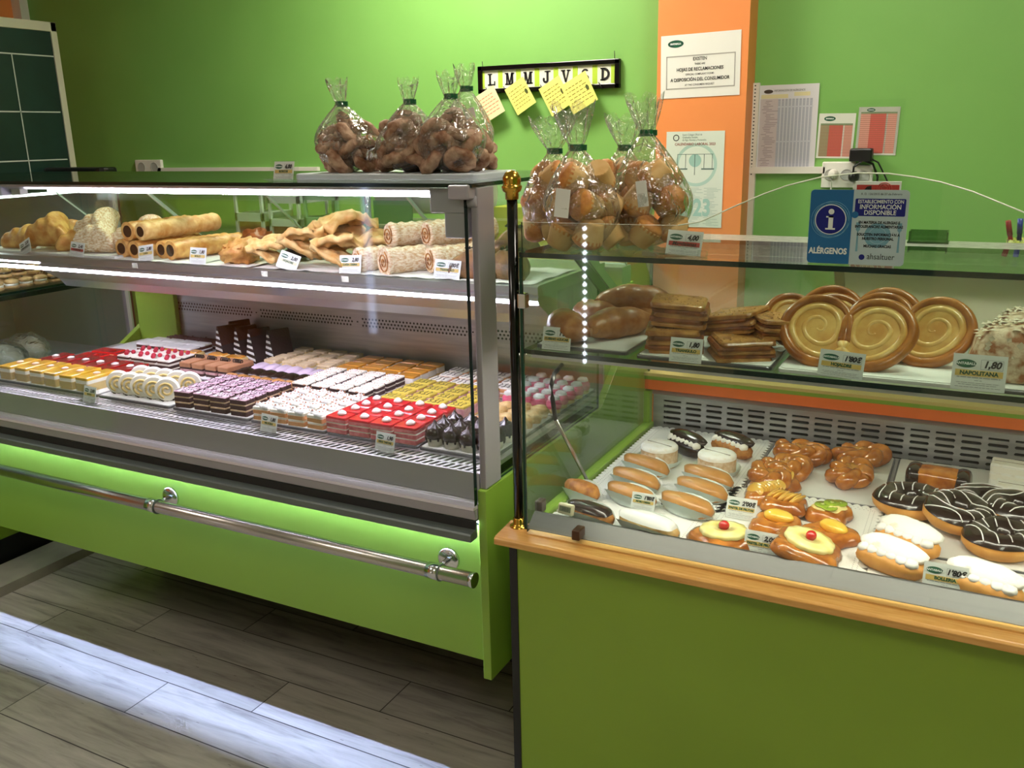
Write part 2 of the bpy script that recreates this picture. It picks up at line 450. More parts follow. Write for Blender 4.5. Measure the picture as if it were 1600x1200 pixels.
# ------------------------------------------------------------------ left display case
LX0, LX1 = -2.95, -.868
lc = thing('display_case', 'long lime green refrigerated pastry display case with steel hand rail and flat glass front', 'display case', (-1.9, 1.95, 0))
def lp(name, mb, mats, parent=None, **kw):
    """part of the left case, built in world coordinates"""
    o = mb.build(name, mats, parent or lc, **kw)
    if parent is None: o.location = -lc.location
    return o
lp('front_panel', MB().prism([(1.497, .664), (1.515, .339), (1.53, .339), (1.515, .664)], LX0, -.868), M_LIME)
prof = [(1.488, .313), (1.488, .756), (2.12, .756), (2.25, .85), (2.25, 1.0), (2.42, 1.0), (2.42, .313)]
lp('end_panel', MB().prism(prof, -.868, -.848, 'x'), M_LIME, bevel=.0015)
lp('end_panel', MB().prism([(1.51, .313), (1.51, .757), (2.04, .757), (2.205, .85), (2.205, 1.10), (2.42, 1.10), (2.42, .313)], -2.655, -2.632, 'x'), M_LIME, bevel=.0015)
lp('front_glass', MB().pane(-2.9, -.870, 1.478, 1.491, .722, 1.3665, 'y'), [M_GLASS, M_EDGED])
lp('top_glass', MB().pane(-2.93, -.852, 1.478, 2.05, 1.367, 1.3745, 'z'), [M_GLASS2, M_EDGED])
lp('end_glass', MB().pane(-.861, -.855, 1.56, 2.12, .757, 1.366, 'x'), [M_GLASS, M_EDGE])
lp('end_post', MB().box(-.866, -.851, 1.497, 1.562, .757, 1.366), M_GREYP, bevel=.002)
# front sill made of stepped metal profiles
lp('glass_channel', MB().prism([(1.499, .728), (1.494, .728), (1.493, .724), (1.472, .722), (1.471, .716), (1.499, .714)], LX0, -.869), M_PALEALU)
lp('sill_profile', MB().prism([(1.499, .714), (1.474, .714), (1.478, .693), (1.499, .69)], LX0, -.869), M_GREYP)
lp('sill_groove', MB().prism([(1.4775, .672), (1.4815, .688), (1.4805, .6885), (1.4765, .672)], LX0, -.869), M_DARK)
lp('light_cover', MB().prism([(1.4845, .688), (1.482, .688), (1.478, .672), (1.458, .669), (1.455, .666), (1.455, .652), (1.4845, .652)], LX0, -.869), M_SLATE)
lp('light_cover', MB().box(LX0, -.869, 1.4845, 1.497, .6865, .690), M_SLATE)
lp('front_light', MB().box(LX0, -.87, 1.4872, 1.4922, .6845, .6865), M_LEDF)
lp('inner_sill', MB().box(LX0, -.869, 1.4995, 1.506, .712, .788), M_GREYP)
g = MB()
x = LX0
while x < -.88:
    for (ya, yb) in ((1.509, 1.536), (1.541, 1.570)):
        sh = .012
        g.add([(x, ya, .786), (x+.0085, ya, .786), (x+.0085+sh, yb, .786), (x+sh, yb, .786), (x, ya, .782), (x+.0085, ya, .782), (x+.0085+sh, yb, .782), (x+sh, yb, .782)],
              [(0, 1, 2, 3), (0, 4, 5, 1), (1, 5, 6, 2), (3, 2, 6, 7), (0, 3, 7, 4)])
    x += .0178
for ya, yb in ((1.505, 1.51), (1.535, 1.542), (1.569, 1.576)): g.box(LX0, -.869, ya, yb, .782, .7862)
lp('air_grille', g, M_ALU)
lp('duct_floor', MB().box(LX0, -.869, 1.506, 1.576, .736, .738), M_BLACK)
lp('deck', MB().box(-2.65, -.869, 1.576, 2.185, .775, .785), M_DECK)
lp('end_return', MB().box(-2.632, -2.445, 2.165, 2.184, .785, 1.06), M_LIME, bevel=.002)
# perforated back panel
bp_ = MB(); bp_.box(-2.65, -.869, 2.185, 2.195, .785, 1.06, 0)
def holes(x0, x1, z0):
    n = int((x1-x0)/.0125)
    for i in range(n):
        for j in range(3):
            cx = x0+i*.0125+(j % 2)*.00625; cz = z0+j*.0105
            bp_.add([(cx+.0036*math.cos(a*PI/3), 2.1845, cz+.0036*math.sin(a*PI/3)) for a in range(6)], [(0, 1, 2, 3, 4, 5)], 1)
for i in range(4): holes(-2.48+i*.41, -2.10+i*.41, .905)
for i in range(4): bp_.box(-2.092+i*.41, -2.088+i*.41, 2.183, 2.185, .914, .918, 1)
lp('back_panel', bp_, [M_STEEL, M_DARK])
lp('rear_body', MB().box(-2.65, -.869, 2.196, 2.42, .313, 1.05), M_OLIVE)
lp('rear_body', MB().box(-2.6, -.9, 1.62, 2.19, .30, .735), M_DARK)
lp('support_frame', MB().box(-2.5, -1.0, 1.95, 2.36, .06, .31), M_BLACK)
for x in (-2.45, -1.05):
    lp('leg', MB().box(x-.03, x+.03, 2.0, 2.06, 0, .08), M_BLACK)
# upper shelf
lp('shelf', MB().prism([(1.80, 1.105), (1.795, 1.112), (1.795, 1.128), (1.80, 1.132), (2.2, 1.132), (2.2, 1.105)], -2.93, -.872), M_ALU)
lp('shelf_light', MB().box(-2.92, -.875, 1.7965, 1.803, 1.0875, 1.0965), M_LEDS)
lp('shelf_valance', MB().prism([(1.795, 1.105), (1.795, 1.0985), (1.803, 1.086), (1.86, 1.05), (1.88, 1.024), (1.9, 1.022), (1.9, 1.105)], -2.6, -.872), M_ALU)
lp('shelf_bracket', MB().box(-.9, -.875, 1.9, 2.19, 1.03, 1.104), M_GREYP)
for px, w in ((212, .02), (414, .02), (540, .022)):
    c = at_y(px, 437 if px > 500 else (432 if px > 400 else 423), 1.795)
    lp('price_rail_label', MB().box(c.x-w/2, c.x+w/2, 1.7935, 1.7955, 1.113, 1.127), M_WHITEP)
# top profile with lamp
lp('top_profile', MB().prism([(1.495, 1.366), (1.495, 1.36), (1.515, 1.353), (1.55, 1.353), (1.56, 1.366)], -2.9, -.872), M_ALU)
lp('top_light', MB().box(-2.12, -.885, 1.522, 1.534, 1.346, 1.352), M_LEDU)
lp('light_clip', MB().box(-2.26, -2.225, 1.518, 1.54, 1.338, 1.352), M_WHITEP)
hb = MB(); hb.box(-.955, -.872, 1.492, 1.53, 1.318, 1.366); hb.box(-.925, -.872, 1.495, 1.526, 1.27, 1.32); hb.box(-.90, -.855, 1.47, 1.53, 1.345, 1.372)
hb.tube([(-.885, 1.50, 1.34), (-.852, 1.50, 1.34)], .012, 12)
lp('glass_hinge', hb, M_GREYP, bevel=.003)
hb = MB(); hb.box(-2.46, -2.265, 1.493, 1.54, 1.335, 1.366)
lp('glass_hinge', hb, M_GREYP, bevel=.003)
# sloping rear doors
ydir = Vector((0, .29, -.235)); 
for i, (xa, xb) in enumerate(((-2.92, -2.455), (-2.455, -1.95), (-1.95, -1.433), (-1.433, -.875))):
    o = .006*(i % 2)
    y0, z0, y1, z1 = 2.045+o, 1.362, 2.37+o, 1.102
    vs = [(xa, y0, z0), (xb, y0, z0), (xb, y1, z1), (xa, y1, z1), (xa, y0+.004, z0+.004), (xb, y0+.004, z0+.004), (xb, y1+.004, z1+.004), (xa, y1+.004, z1+.004)]
    dmb = MB().add(vs, [(0, 1, 2, 3), (7, 6, 5, 4), (0, 3, 7, 4), (1, 5, 6, 2), (0, 4, 5, 1), (3, 2, 6, 7)], [0, 0, 1, 1, 1, 1])
    dr = lp('rear_door', dmb, [M_GLASS, mat('door_edge', (190, 214, 200), .3)])
    e = MB(); e.tube([(xb, y0-.003, z0), (xb, y1-.003, z1)], .0022, 6); e.build('edge_strip', M_ALU, dr)
lp('rear_rail', MB().box(-2.93, -.872, 2.035, 2.06, 1.348, 1.366), M_ALU)
lp('rear_rail', MB().box(-2.93, -.872, 2.33, 2.40, 1.05, 1.10), M_ALU)
e = MB(); e.add([(-.851, 1.955, 1.175), (-.851, 1.985, 1.185), (-.851, 2.345, .96), (-.851, 2.31, .95), (-.857, 1.955, 1.175), (-.857, 1.985, 1.185), (-.857, 2.345, .96), (-.857, 2.31, .95)],
    [(3, 2, 1, 0), (4, 5, 6, 7), (0, 1, 5, 4), (1, 2, 6, 5), (2, 3, 7, 6), (3, 0, 4, 7)])
lp('end_strut', e, M_BLACK)
e = MB(); e.add([(-.85, 1.99, 1.19), (-.85, 2.02, 1.20), (-.85, 2.385, .97), (-.85, 2.35, .96), (-.856, 1.99, 1.19), (-.856, 2.02, 1.20), (-.856, 2.385, .97), (-.856, 2.35, .96)],
    [(3, 2, 1, 0), (4, 5, 6, 7), (0, 1, 5, 4), (1, 2, 6, 5), (2, 3, 7, 6), (3, 0, 4, 7)])
lp('end_strut', e, M_ALU)
# hand rail on brackets
YR, ZR = 1.440, .577
rl = lp('hand_rail', MB().tube([(LX0, YR, ZR), (-.858, YR, ZR)], .0158, 24), M_BRUSH)
e = MB().tube([(-.862, YR, ZR), (-.853, YR, ZR)], .0166, 24); e.build('end_cap', M_CHROME, rl)
for x in (-1.785, -.948):
    b = lp('rail_bracket', MB().tube([(x, 1.488, ZR+.004), (x, YR, ZR+.002)], .0062, 12), M_CHROME)
    MB().lathe([(.02, 0), (.026, .001), (.026, .007), (.022, .009), (.0, .009)], 24).build('flange', M_CHROME, b, loc=(x, 1.497, ZR+.004)).rotation_euler = (R(90), 0, 0)
    MB().tube([(x-.018, YR, ZR), (x+.012, YR, ZR)], .0178, 24).build('rail_clamp', M_CHROME, b)
    MB().tube([(x+.012, YR, ZR), (x+.0145, YR, ZR)], .0190, 24).build('clamp_ring', M_SLATE, b)

# ------------------------------------------------------------------ right display case
rc = thing('display_case', 'pastry display case with black corner post, brass knob, beech ledge and arched front glass', 'display case', (.2, 1.85, 0))
def rp(name, mb, mats, parent=None, **kw):
    o = mb.build(name, mats, parent or rc, **kw)
    if parent is None: o.location = -rc.location
    return o
RX0, RX1 = -.752, 1.05
rp('base_panel', MB().box(-.768, RX1, 1.468, 1.485, 0, .662), M_OLIVE)
rp('corner_strip', MB().box(-.785, -.768, 1.466, 1.49, 0, .664), M_BLACK)
rp('base_body', MB().box(-.772, RX1, 1.486, 2.28, 0, .655), M_OLIVE)
led = [(1.415, .682), (1.415, .694), (1.42, .698), (1.49, .704), (1.49, .662), (1.466, .662), (1.445, .668)]
rp('front_ledge', MB().prism(led, -.792, RX1), M_WOOD, bevel=.0015)
rp('ledge_trim', MB().prism([(1.447, .7005), (1.447, .7035), (1.462, .7055), (1.47, .7055), (1.47, .7005)], -.735, RX1), mat('wood_edge', (226, 176, 104), .3))
lip = [(1.462, .706), (1.466, .708), (1.497, .7285), (1.503, .7285), (1.505, .70), (1.462, .70)]
rp('metal_lip', MB().prism(lip, -.742, RX1), M_LIP, bevel=.001)
rp('deck', MB().box(-.745, RX1, 1.504, 2.2, .685, .697), M_DECK)
rp('side_rail', MB().box(-.752, -.728, 1.53, 2.2, .69, .712), M_LIME, bevel=.002)
rp('side_rail', MB().box(-.752, -.734, 2.18, 2.2, .69, .80), M_LIME)
# slotted back panel : real slots between bars
bk = MB()
zt, zb = .772, .66
xs = [-.70+i*.0545 for i in range(33)]
bk.box(-.735, RX1, 2.212, 2.218, .772, .79); bk.box(-.735, RX1, 2.212, 2.218, .65, .662); bk.box(-.735, -.706, 2.212, 2.218, .66, .773)
for x in xs: bk.box(x+.0415, x+.0545-.0005, 2.212, 2.218, .66, .773)
rows = [.7665-i*.0158 for i in range(7)]
for r_ in rows: bk.box(-.706, RX1, 2.2125, 2.2175, r_-.0082, r_)
for x in xs:      # rounded ends of the slots
    for r_ in rows:
        zc = r_-.0120
        for (cx, sg) in ((x-.0005, 1), (x+.0415, -1)):
            bk.add([(cx, 2.2128, zc-.0040), (cx+sg*.003, 2.2128, zc-.0040), (cx, 2.2128, zc-.001), (cx, 2.2128, zc+.0040), (cx+sg*.003, 2.2128, zc+.0040), (cx, 2.2128, zc+.001)], [(0, 1, 2) if sg > 0 else (0, 2, 1), (3, 5, 4) if sg > 0 else (3, 4, 5)])
rp('slotted_panel', bk, M_STEEL)
rp('duct_back', MB().box(-.735, RX1, 2.24, 2.25, .65, .80), M_DARK)
rp('panel_frame', MB().prism([(2.195, .79), (2.205, .803), (2.225, .803), (2.225, .785)], -.745, RX1), M_ALU)
rp('orange_trim', MB().box(-.752, RX1, 2.19, 2.23, .803, .831), mat('orange_laminate', (240, 118, 52), .4))
rp('green_trim', MB().box(-.752, RX1, 2.185, 2.24, .831, .842), M_LIME)
rp('rear_sill', MB().box(-.752, RX1, 2.18, 2.28, .842, .85), mat('sill_beige', (196, 176, 110), .4))
# glass
rp('top_glass', MB().pane(-.75, RX1, 1.467, 1.76, 1.2435, 1.2525, 'z'), [M_GLASS2, M_EDGED])
rp('lower_shelf', MB().pane(-.75, RX1, 1.478, 1.88, 1.059, 1.068, 'z'), [M_GLASS2, M_EDGED])
fg = MB()
arch = [(-.737, 1.309), (-.502, 1.3095), (-.447, 1.310), (-.41, 1.3165), (-.353, 1.343), (-.31, 1.362), (-.275, 1.375), (-.225, 1.388), (-.174, 1.394), (-.13, 1.393), (-.095, 1.388), (-.06, 1.381), (-.018, 1.368), (.049, 1.34), (.12, 1.312), (.16, 1.309), (RX1, 1.309)]
pts = [(-.737, .704)]+arch+[(RX1, .704)]
n = len(pts)
vs = [(p[0], 1.452, p[1]) for p in pts]+[(p[0], 1.4565, p[1]) for p in pts]
fs = [tuple(range(n)), tuple(range(2*n-1, n-1, -1))]+[(i, n+i, n+(i+1) % n, (i+1) % n) for i in range(n)]
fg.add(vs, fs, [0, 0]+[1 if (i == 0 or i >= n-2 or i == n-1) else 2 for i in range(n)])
rp('front_glass', fg, [M_GLASS, M_EDGE, mat('edge_glint', (238, 246, 228), .25)])  # arched top edge kept near white, its glint put into the colour
e = MB(); e.tube([(p[0], 1.4542, p[1]+.0003) for p in arch[2:-1]], .0012, 6)  # thin pale tube imitating the bright glint along the arch
rp('rim_glint', e, mat('edge_glint', (238, 246, 228), .25))
rp('rear_step', MB().box(-.66, RX1, 1.885, 2.0, 1.198, 1.206), M_ALU)
rp('end_glass', MB().pane(-.748, -.742, 1.462, 2.2, .704, 1.243, 'x'), [M_GLASS, M_EDGE])
rp('top_rail', MB().prism([(1.76, 1.225), (1.76, 1.245), (1.765, 1.25), (1.88, 1.25), (1.885, 1.24), (1.885, 1.215)], -.66, RX1), mat('worn_aluminium', (222, 220, 214), .3, .6, c2=(186, 184, 178), scale=60, bump=.15))
def slope_pane(xa, xb, y0, z0, y1, z1, t=.004):
    vs = [(xa, y0, z0), (xb, y0, z0), (xb, y1, z1), (xa, y1, z1), (xa, y0+t, z0+t), (xb, y0+t, z0+t), (xb, y1+t, z1+t), (xa, y1+t, z1+t)]
    return MB().add(vs, [(0, 1, 2, 3), (7, 6, 5, 4), (0, 3, 7, 4), (1, 5, 6, 2), (0, 4, 5, 1), (3, 2, 6, 7)])
rp('rear_door', slope_pane(-.66, -.24, 1.868, 1.225, 2.215, .852), M_HAZE)
rp('rear_door', slope_pane(-.26, RX1, 1.876, 1.225, 2.223, .852), M_FROST)
# unseen lamp and housing added below the lower shelf to light the deck
rp('added_lamp_housing', MB().prism([(1.484, 1.0588), (1.484, 1.0515), (1.487, 1.0515), (1.488, 1.056), (1.510, 1.056), (1.511, 1.0515), (1.513, 1.0515), (1.513, 1.0588)], -.735, RX1), M_ALU)
rp('added_lamp_tube', MB().box(-.73, RX1, 1.491, 1.505, 1.0525, 1.0555), M_LEDADD)
# corner post
cp = at_y(808, 828, 1.468)
PX, PY = -.766, 1.475
rp('corner_post', MB().lathe([(.0098, .704), (.0098, 1.348)], 20, PX, PY), M_BLACKGLOSS)
kn = MB()
kn.lathe([(.0122, 1.347), (.0122, 1.359), (.0165, 1.362), (.0186, 1.368), (.0186, 1.371), (.0160, 1.3725), (.0160, 1.375), (.0170, 1.379), (.0160, 1.387), (.0115, 1.395), (.005, 1.3985), (.0005, 1.399)], 24, PX, PY)
if 0: kn.lathe([(.0115, 1.305), (.0115, 1.32), (.0155, 1.324), (.0175, 1.333), (.0175, 1.336), (.0155, 1.338), (.0155, 1.341), (.0165, 1.344), (.0145, 1.353), (.009, 1.359), (.002, 1.3615)], 24, PX, PY)
rp('post_knob', kn, M_BRASS)
kn = MB(); kn.lathe([(.019, .7), (.019, .703), (.014, .7055), (.0118, .709), (.0118, .719), (.0098, .721)], 24, PX, PY)
rp('post_base', kn, M_BRASS)
# glass clips
c = at_y(902, 835, 1.45)
rp('glass_clip', MB().box(c.x-.008, c.x+.008, 1.44, 1.47, c.z-.009, c.z+.011), mat('bronze_clip', (86, 58, 40), .35, .5), bevel=.002)
c = at_y(817, 470, 1.452)
rp('glass_clip', MB().box(c.x-.009, c.x+.008, 1.445, 1.464, c.z-.014, c.z+.014), M_CHROME, bevel=.003)
c = at_x(846, 792, -.742)
rp('glass_clip', MB().box(-.752, -.736, c.y-.012, c.y+.012, c.z-.01, c.z+.016), mat('brown_clip', (64, 50, 40), .4), bevel=.003)
# gas strut holding the front glass
q = [at_x(878, 570, -.72), at_x(866, 584, -.72), at_x(862, 600, -.72), at_x(863, 622, -.72), at_x(868, 655, -.72)]
st = rp('gas_strut', MB().tube([q[-1], at_x(895, 707, -.72), at_x(922, 760, -.72)], .0042, 10), M_BRUSH)
MB().tube(q, .0046, 10).build('strut_arm', M_BLACK, st)
# ------------------------------------------------------------------ food materials
F_CRUST = mat('golden_crust', (206, 142, 66), .5, c2=(150, 84, 28), scale=55, detail=5, bump=.35, bscale=120)
F_CRUSTL = mat('pale_crust', (238, 204, 142), .55, c2=(210, 156, 86), scale=45, detail=5, bump=.4, bscale=110)
F_PUFF = mat('puff_pastry', (228, 182, 108), .42, c2=(186, 122, 54), scale=34, detail=6, bump=.6, bscale=90)
F_BROWN = mat('baked_brown', (164, 92, 38), .4, c2=(104, 52, 18), scale=40, detail=5, bump=.4, bscale=90)
F_GLAZED = mat('glazed_bun', (208, 132, 52), .16, c2=(156, 84, 26), scale=32, detail=4, bump=.5, bscale=50, coat=.6)
F_CARAMEL = mat('caramel_icing', (202, 148, 84), .32, c2=(186, 128, 64), scale=25, bump=.1, coat=.2)
F_CHOC = mat('dark_chocolate', (40, 23, 18), .2, bump=.12, bscale=60, coat=.3)
F_CHOCM = mat('matt_chocolate', (34, 18, 16), .6, spec=.2, bump=.3, bscale=140)
F_SPONGE = mat('chocolate_sponge', (62, 34, 32), .8, bump=.5, bscale=200)
F_CREAM = mat('cream', (244, 238, 224), .5, bump=.1, bscale=60)
F_WHITE = mat('white_icing', (240, 238, 236), .35, bump=.1, bscale=70)
F_SUGAR = mat('icing_sugar', (246, 243, 236), .85, c2=(232, 220, 196), scale=60, bump=.3, bscale=180, ramp=(.5, .8))
F_SUGARCRUST = mat('sugared_crust', (240, 226, 200), .7, c2=(196, 146, 92), scale=110, detail=6, bump=.5, bscale=150, ramp=(.36, .70), stretch=(1, 1, 2.2))
F_LILAC = mat('lilac_icing', (206, 186, 206), .3)
F_RED = mat('red_jelly', (206, 34, 44), .16, c2=(186, 24, 34), scale=30, coat=.6)
F_DRED = mat('dark_red_jelly', (150, 20, 26), .15, coat=.6)
F_PINKSP = mat('pink_cream_layers', (222, 140, 138), .6, c2=(200, 96, 100), scale=70)
F_PINK = mat('pink_icing', (222, 92, 126), .35)
F_PINKTOP = mat('pink_drizzled_icing', (226, 190, 208), .4, c2=(70, 34, 44), scale=60, detail=2, ramp=(.56, .6), stretch=(1, 3, 1))
F_PINKCREAM = mat('pink_mousse', (226, 182, 186), .6, c2=(206, 150, 158), scale=80)
F_YELLOW = mat('yolk_glaze', (216, 160, 36), .2, c2=(226, 182, 62), scale=30, coat=.5)
F_YGREEN = mat('lemon_glaze', (214, 192, 80), .25, coat=.4)
F_ORANGE = mat('orange_glaze', (222, 142, 38), .15, c2=(236, 170, 62), scale=22, coat=.6)
F_BEIGE = mat('toasted_cream', (222, 200, 166), .6, c2=(198, 166, 122), scale=50, bump=.2)
F_SPONGEY = mat('yellow_sponge', (232, 200, 130), .8, bump=.4, bscale=180)
F_SPONGEO = mat('orange_sponge', (226, 164, 110), .8, bump=.4, bscale=180)
F_TAN = mat('praline_icing', (190, 138, 102), .4, c2=(178, 124, 88), scale=30)
F_NUT = mat('nut_crumbs', (176, 108, 62), .7)
F_PINEAPPLE = mat('pineapple', (250, 236, 140), .25, c2=(252, 242, 172), scale=40, stretch=(1, 1, 1), coat=.5)
F_PEACH = mat('peach', (244, 190, 60), .15, c2=(250, 210, 90), scale=20, coat=.7)
F_APPLE = mat('apple_slices', (222, 166, 66), .15, c2=(236, 196, 96), scale=30, coat=.7)
F_KIWI = mat('kiwi_flesh', (160, 186, 52), .2, c2=(140, 168, 40), scale=30, coat=.6)
F_KIWIC = mat('kiwi_core', (214, 220, 140), .3)
F_CHERRY = mat('cherry', (206, 22, 18), .1, coat=.8)
F_RASP = mat('raspberry', (190, 30, 62), .4, bump=.8, bscale=200)
F_BERRY = mat('blueberry', (86, 84, 150), .4, c2=(50, 44, 96), scale=60)
F_POWDER = mat('powdered_crust', (248, 244, 236), .85, c2=(216, 164, 98), scale=34, detail=5, bump=.3, bscale=150, ramp=(.56, .74))
F_COCO = mat('coconut_crumb', (228, 208, 180), .9, c2=(206, 172, 132), scale=90, bump=.8, bscale=200)
F_DOUGH = mat('fried_dough', (222, 162, 82), .5, c2=(204, 140, 62), scale=30)
F_BAGDO = mat('sugared_fried_ring', (212, 178, 152), .75, c2=(140, 96, 70), scale=42, detail=7, bump=.9, bscale=90, ramp=(.3, .62))
F_MUFFIN = mat('muffin_crust', (222, 156, 78), .55, c2=(180, 106, 40), scale=36, bump=.4, bscale=90)
F_CASE = mat('muffin_paper', (222, 184, 124), .7, c2=(208, 162, 98), scale=30)
F_CASEW = mat('paper_case', (224, 234, 228), .6)
F_CLEAR = glassmat('clear_cake_tub', (.93, .93, .93), rough=.1, haze=.12, hazecol=(230, 225, 228))
F_BISCUIT = mat('biscuit', (206, 170, 120), .6, c2=(180, 138, 88), scale=60)

def mk(name, label, cat, body, mats, parts=(), group=None):
    o = body.build(name, mats); tag(o, label, cat, group)
    for p in parts:
        c = p[1].build(p[0], p[2], o)
        for q in p[3:]: q[1].build(q[0], q[2], c)
    return o
def layered(name, label, lx, ly, layers, mats, parts=(), group=None, cat='cake', r=.004, jit=.0006):
    b = MB(); z = 0
    for i, (h, mi) in enumerate(layers):
        ins = rng.uniform(0, .0012); last = i == len(layers)-1
        b.rbox(0, 0, z, lx-ins, ly-ins, h, r, mi, bev=.0025 if last else .0008, jit=jit)
        z += h
    return mk(name, label, cat, b, mats, parts, group), z
def drops(n, lx, ly, z, size, seed, mi=0):
    rr = random.Random(seed); b = MB()
    for _ in range(n):
        x, y = rr.uniform(-lx/2, lx/2), rr.uniform(-ly/2, ly/2); s_ = size*rr.uniform(.6, 1.3); a = rr.uniform(0, PI)
        c, d = math.cos(a)*s_, math.sin(a)*s_*.5
        b.add([(x-c, y-d, z), (x+d, y-c, z), (x+c, y+d, z), (x-d, y+c, z), (x, y, z+s_*.8)], [(0, 1, 4), (1, 2, 4), (2, 3, 4), (3, 0, 4)], mi)
    return b
def lines(lx, ly, z, n, seed, r=.0009, zig=0.3):
    rr = random.Random(seed); b = MB()
    for i in range(n):
        x = -lx/2+lx*(i+.5)/n
        pts = [(x+rr.uniform(-1, 1)*lx/n*zig, -ly/2+ly*t/4, z) for t in range(5)]
        b.tube(pts, r, 5)
    return b
def star(r, h, z=0, n=20, cx=0, cy=0):
    b = MB(); b.lathe([(r*.8, 0), (r, h*.25), (r*.85, h*.55), (r*.45, h*.85), (r*.1, h)], n, cx, cy, z, flute=.10, nf=1); return b
ORD = ['first', 'second', 'third', 'fourth', 'fifth', 'sixth', 'seventh', 'eighth']
def rowname(j, nr):
    return 'front' if j == 0 else ('back' if j == nr-1 else ORD[j])
def grid(proto, desc, x0, y0, nx, ny, dx, dy, z, jit=.002, rz=0, skip=(), group=None, srz=0, skew=0, height=None):
    if group: proto['group'] = group
    for j in range(ny):
        for i in range(nx):
            if (i, j) in skip: continue
            n_ = [q for q in range(nx) if (q, j) not in skip]
            pos = ORD[n_.index(i)]+' from left' if n_.index(i) < len(n_)-1 or len(n_) == 1 else 'rightmost'
            if len(n_) == 1: pos = 'alone'
            lab = '%s, %s row, %s' % (desc, rowname(j, ny), pos) if ny > 1 else '%s, %s' % (desc, pos)
            place(proto, (x0+i*dx+j*skew+rng.uniform(-jit, jit), y0+j*dy+rng.uniform(-jit, jit), z+(height(i, j) if height else 0)), rz+rng.uniform(-.05, .05)+srz, lab)
def tray(label, x0, x1, y0, y1, z, m=M_TRAYSTEEL, paper=M_TRAY, doily=False, cat='tray'):
    b = MB(); b.rbox((x0+x1)/2, (y0+y1)/2, 0, x1-x0, y1-y0, .006, .008, 0, bev=.001)
    o = tag(b.build('cake_tray', m, loc=(0, 0, z)), label, cat)
    p = MB()
    if doily:
        # scalloped lace paper edge
        pts = []; n1 = max(int((x1-x0)/.017), 3); n2 = max(int((y1-y0)/.017), 3); e = .003
        def side(ax, ay, bx, by, n, nx_, ny_):
            for i in range(n*4):
                t = i/(n*4); s_ = abs(math.sin(t*n*PI))*.010
                pts.append((ax+(bx-ax)*t+nx_*s_, ay+(by-ay)*t+ny_*s_))
        side(x0+e, y0+e, x1-e, y0+e, n1, 0, -1); side(x1-e, y0+e, x1-e, y1-e, n2, 1, 0); side(x1-e, y1-e, x0+e, y1-e, n1, 0, 1); side(x0+e, y1-e, x0+e, y0+e, n2, -1, 0)
        p.prism(pts, .006, .0068, 'z')
        # punched lace dots along the rim
        for i in range(n1*2):
            for (yy, sg) in ((y0+.010, 0), (y0+.018, .5), (y1-.010, 0), (y1-.018, .5)):
                cx = x0+.01+(x1-x0-.02)*(i+sg)/(n1*2)
                p.add([(cx+.0013*math.cos(a*PI/2), yy+.0013*math.sin(a*PI/2), .0070) for a in range(4)], [(0, 1, 2, 3)], 1)
        for i in range(n2*2):
            for (xx, sg) in ((x0+.010, 0), (x0+.018, .5), (x1-.010, 0), (x1-.018, .5)):
                cy = y0+.01+(y1-y0-.02)*(i+sg)/(n2*2)
                p.add([(xx+.0013*math.cos(a*PI/2), cy+.0013*math.sin(a*PI/2), .0070) for a in range(4)], [(0, 1, 2, 3)], 1)
        p.build('lace_doily', [M_DOILY, M_FINE], o)
    else:
        p.rbox((x0+x1)/2, (y0+y1)/2, .006, x1-x0-.008, y1-y0-.008, .0015, .006, 0, bev=.0003)
        p.build('paper_liner', paper, o)
    return o

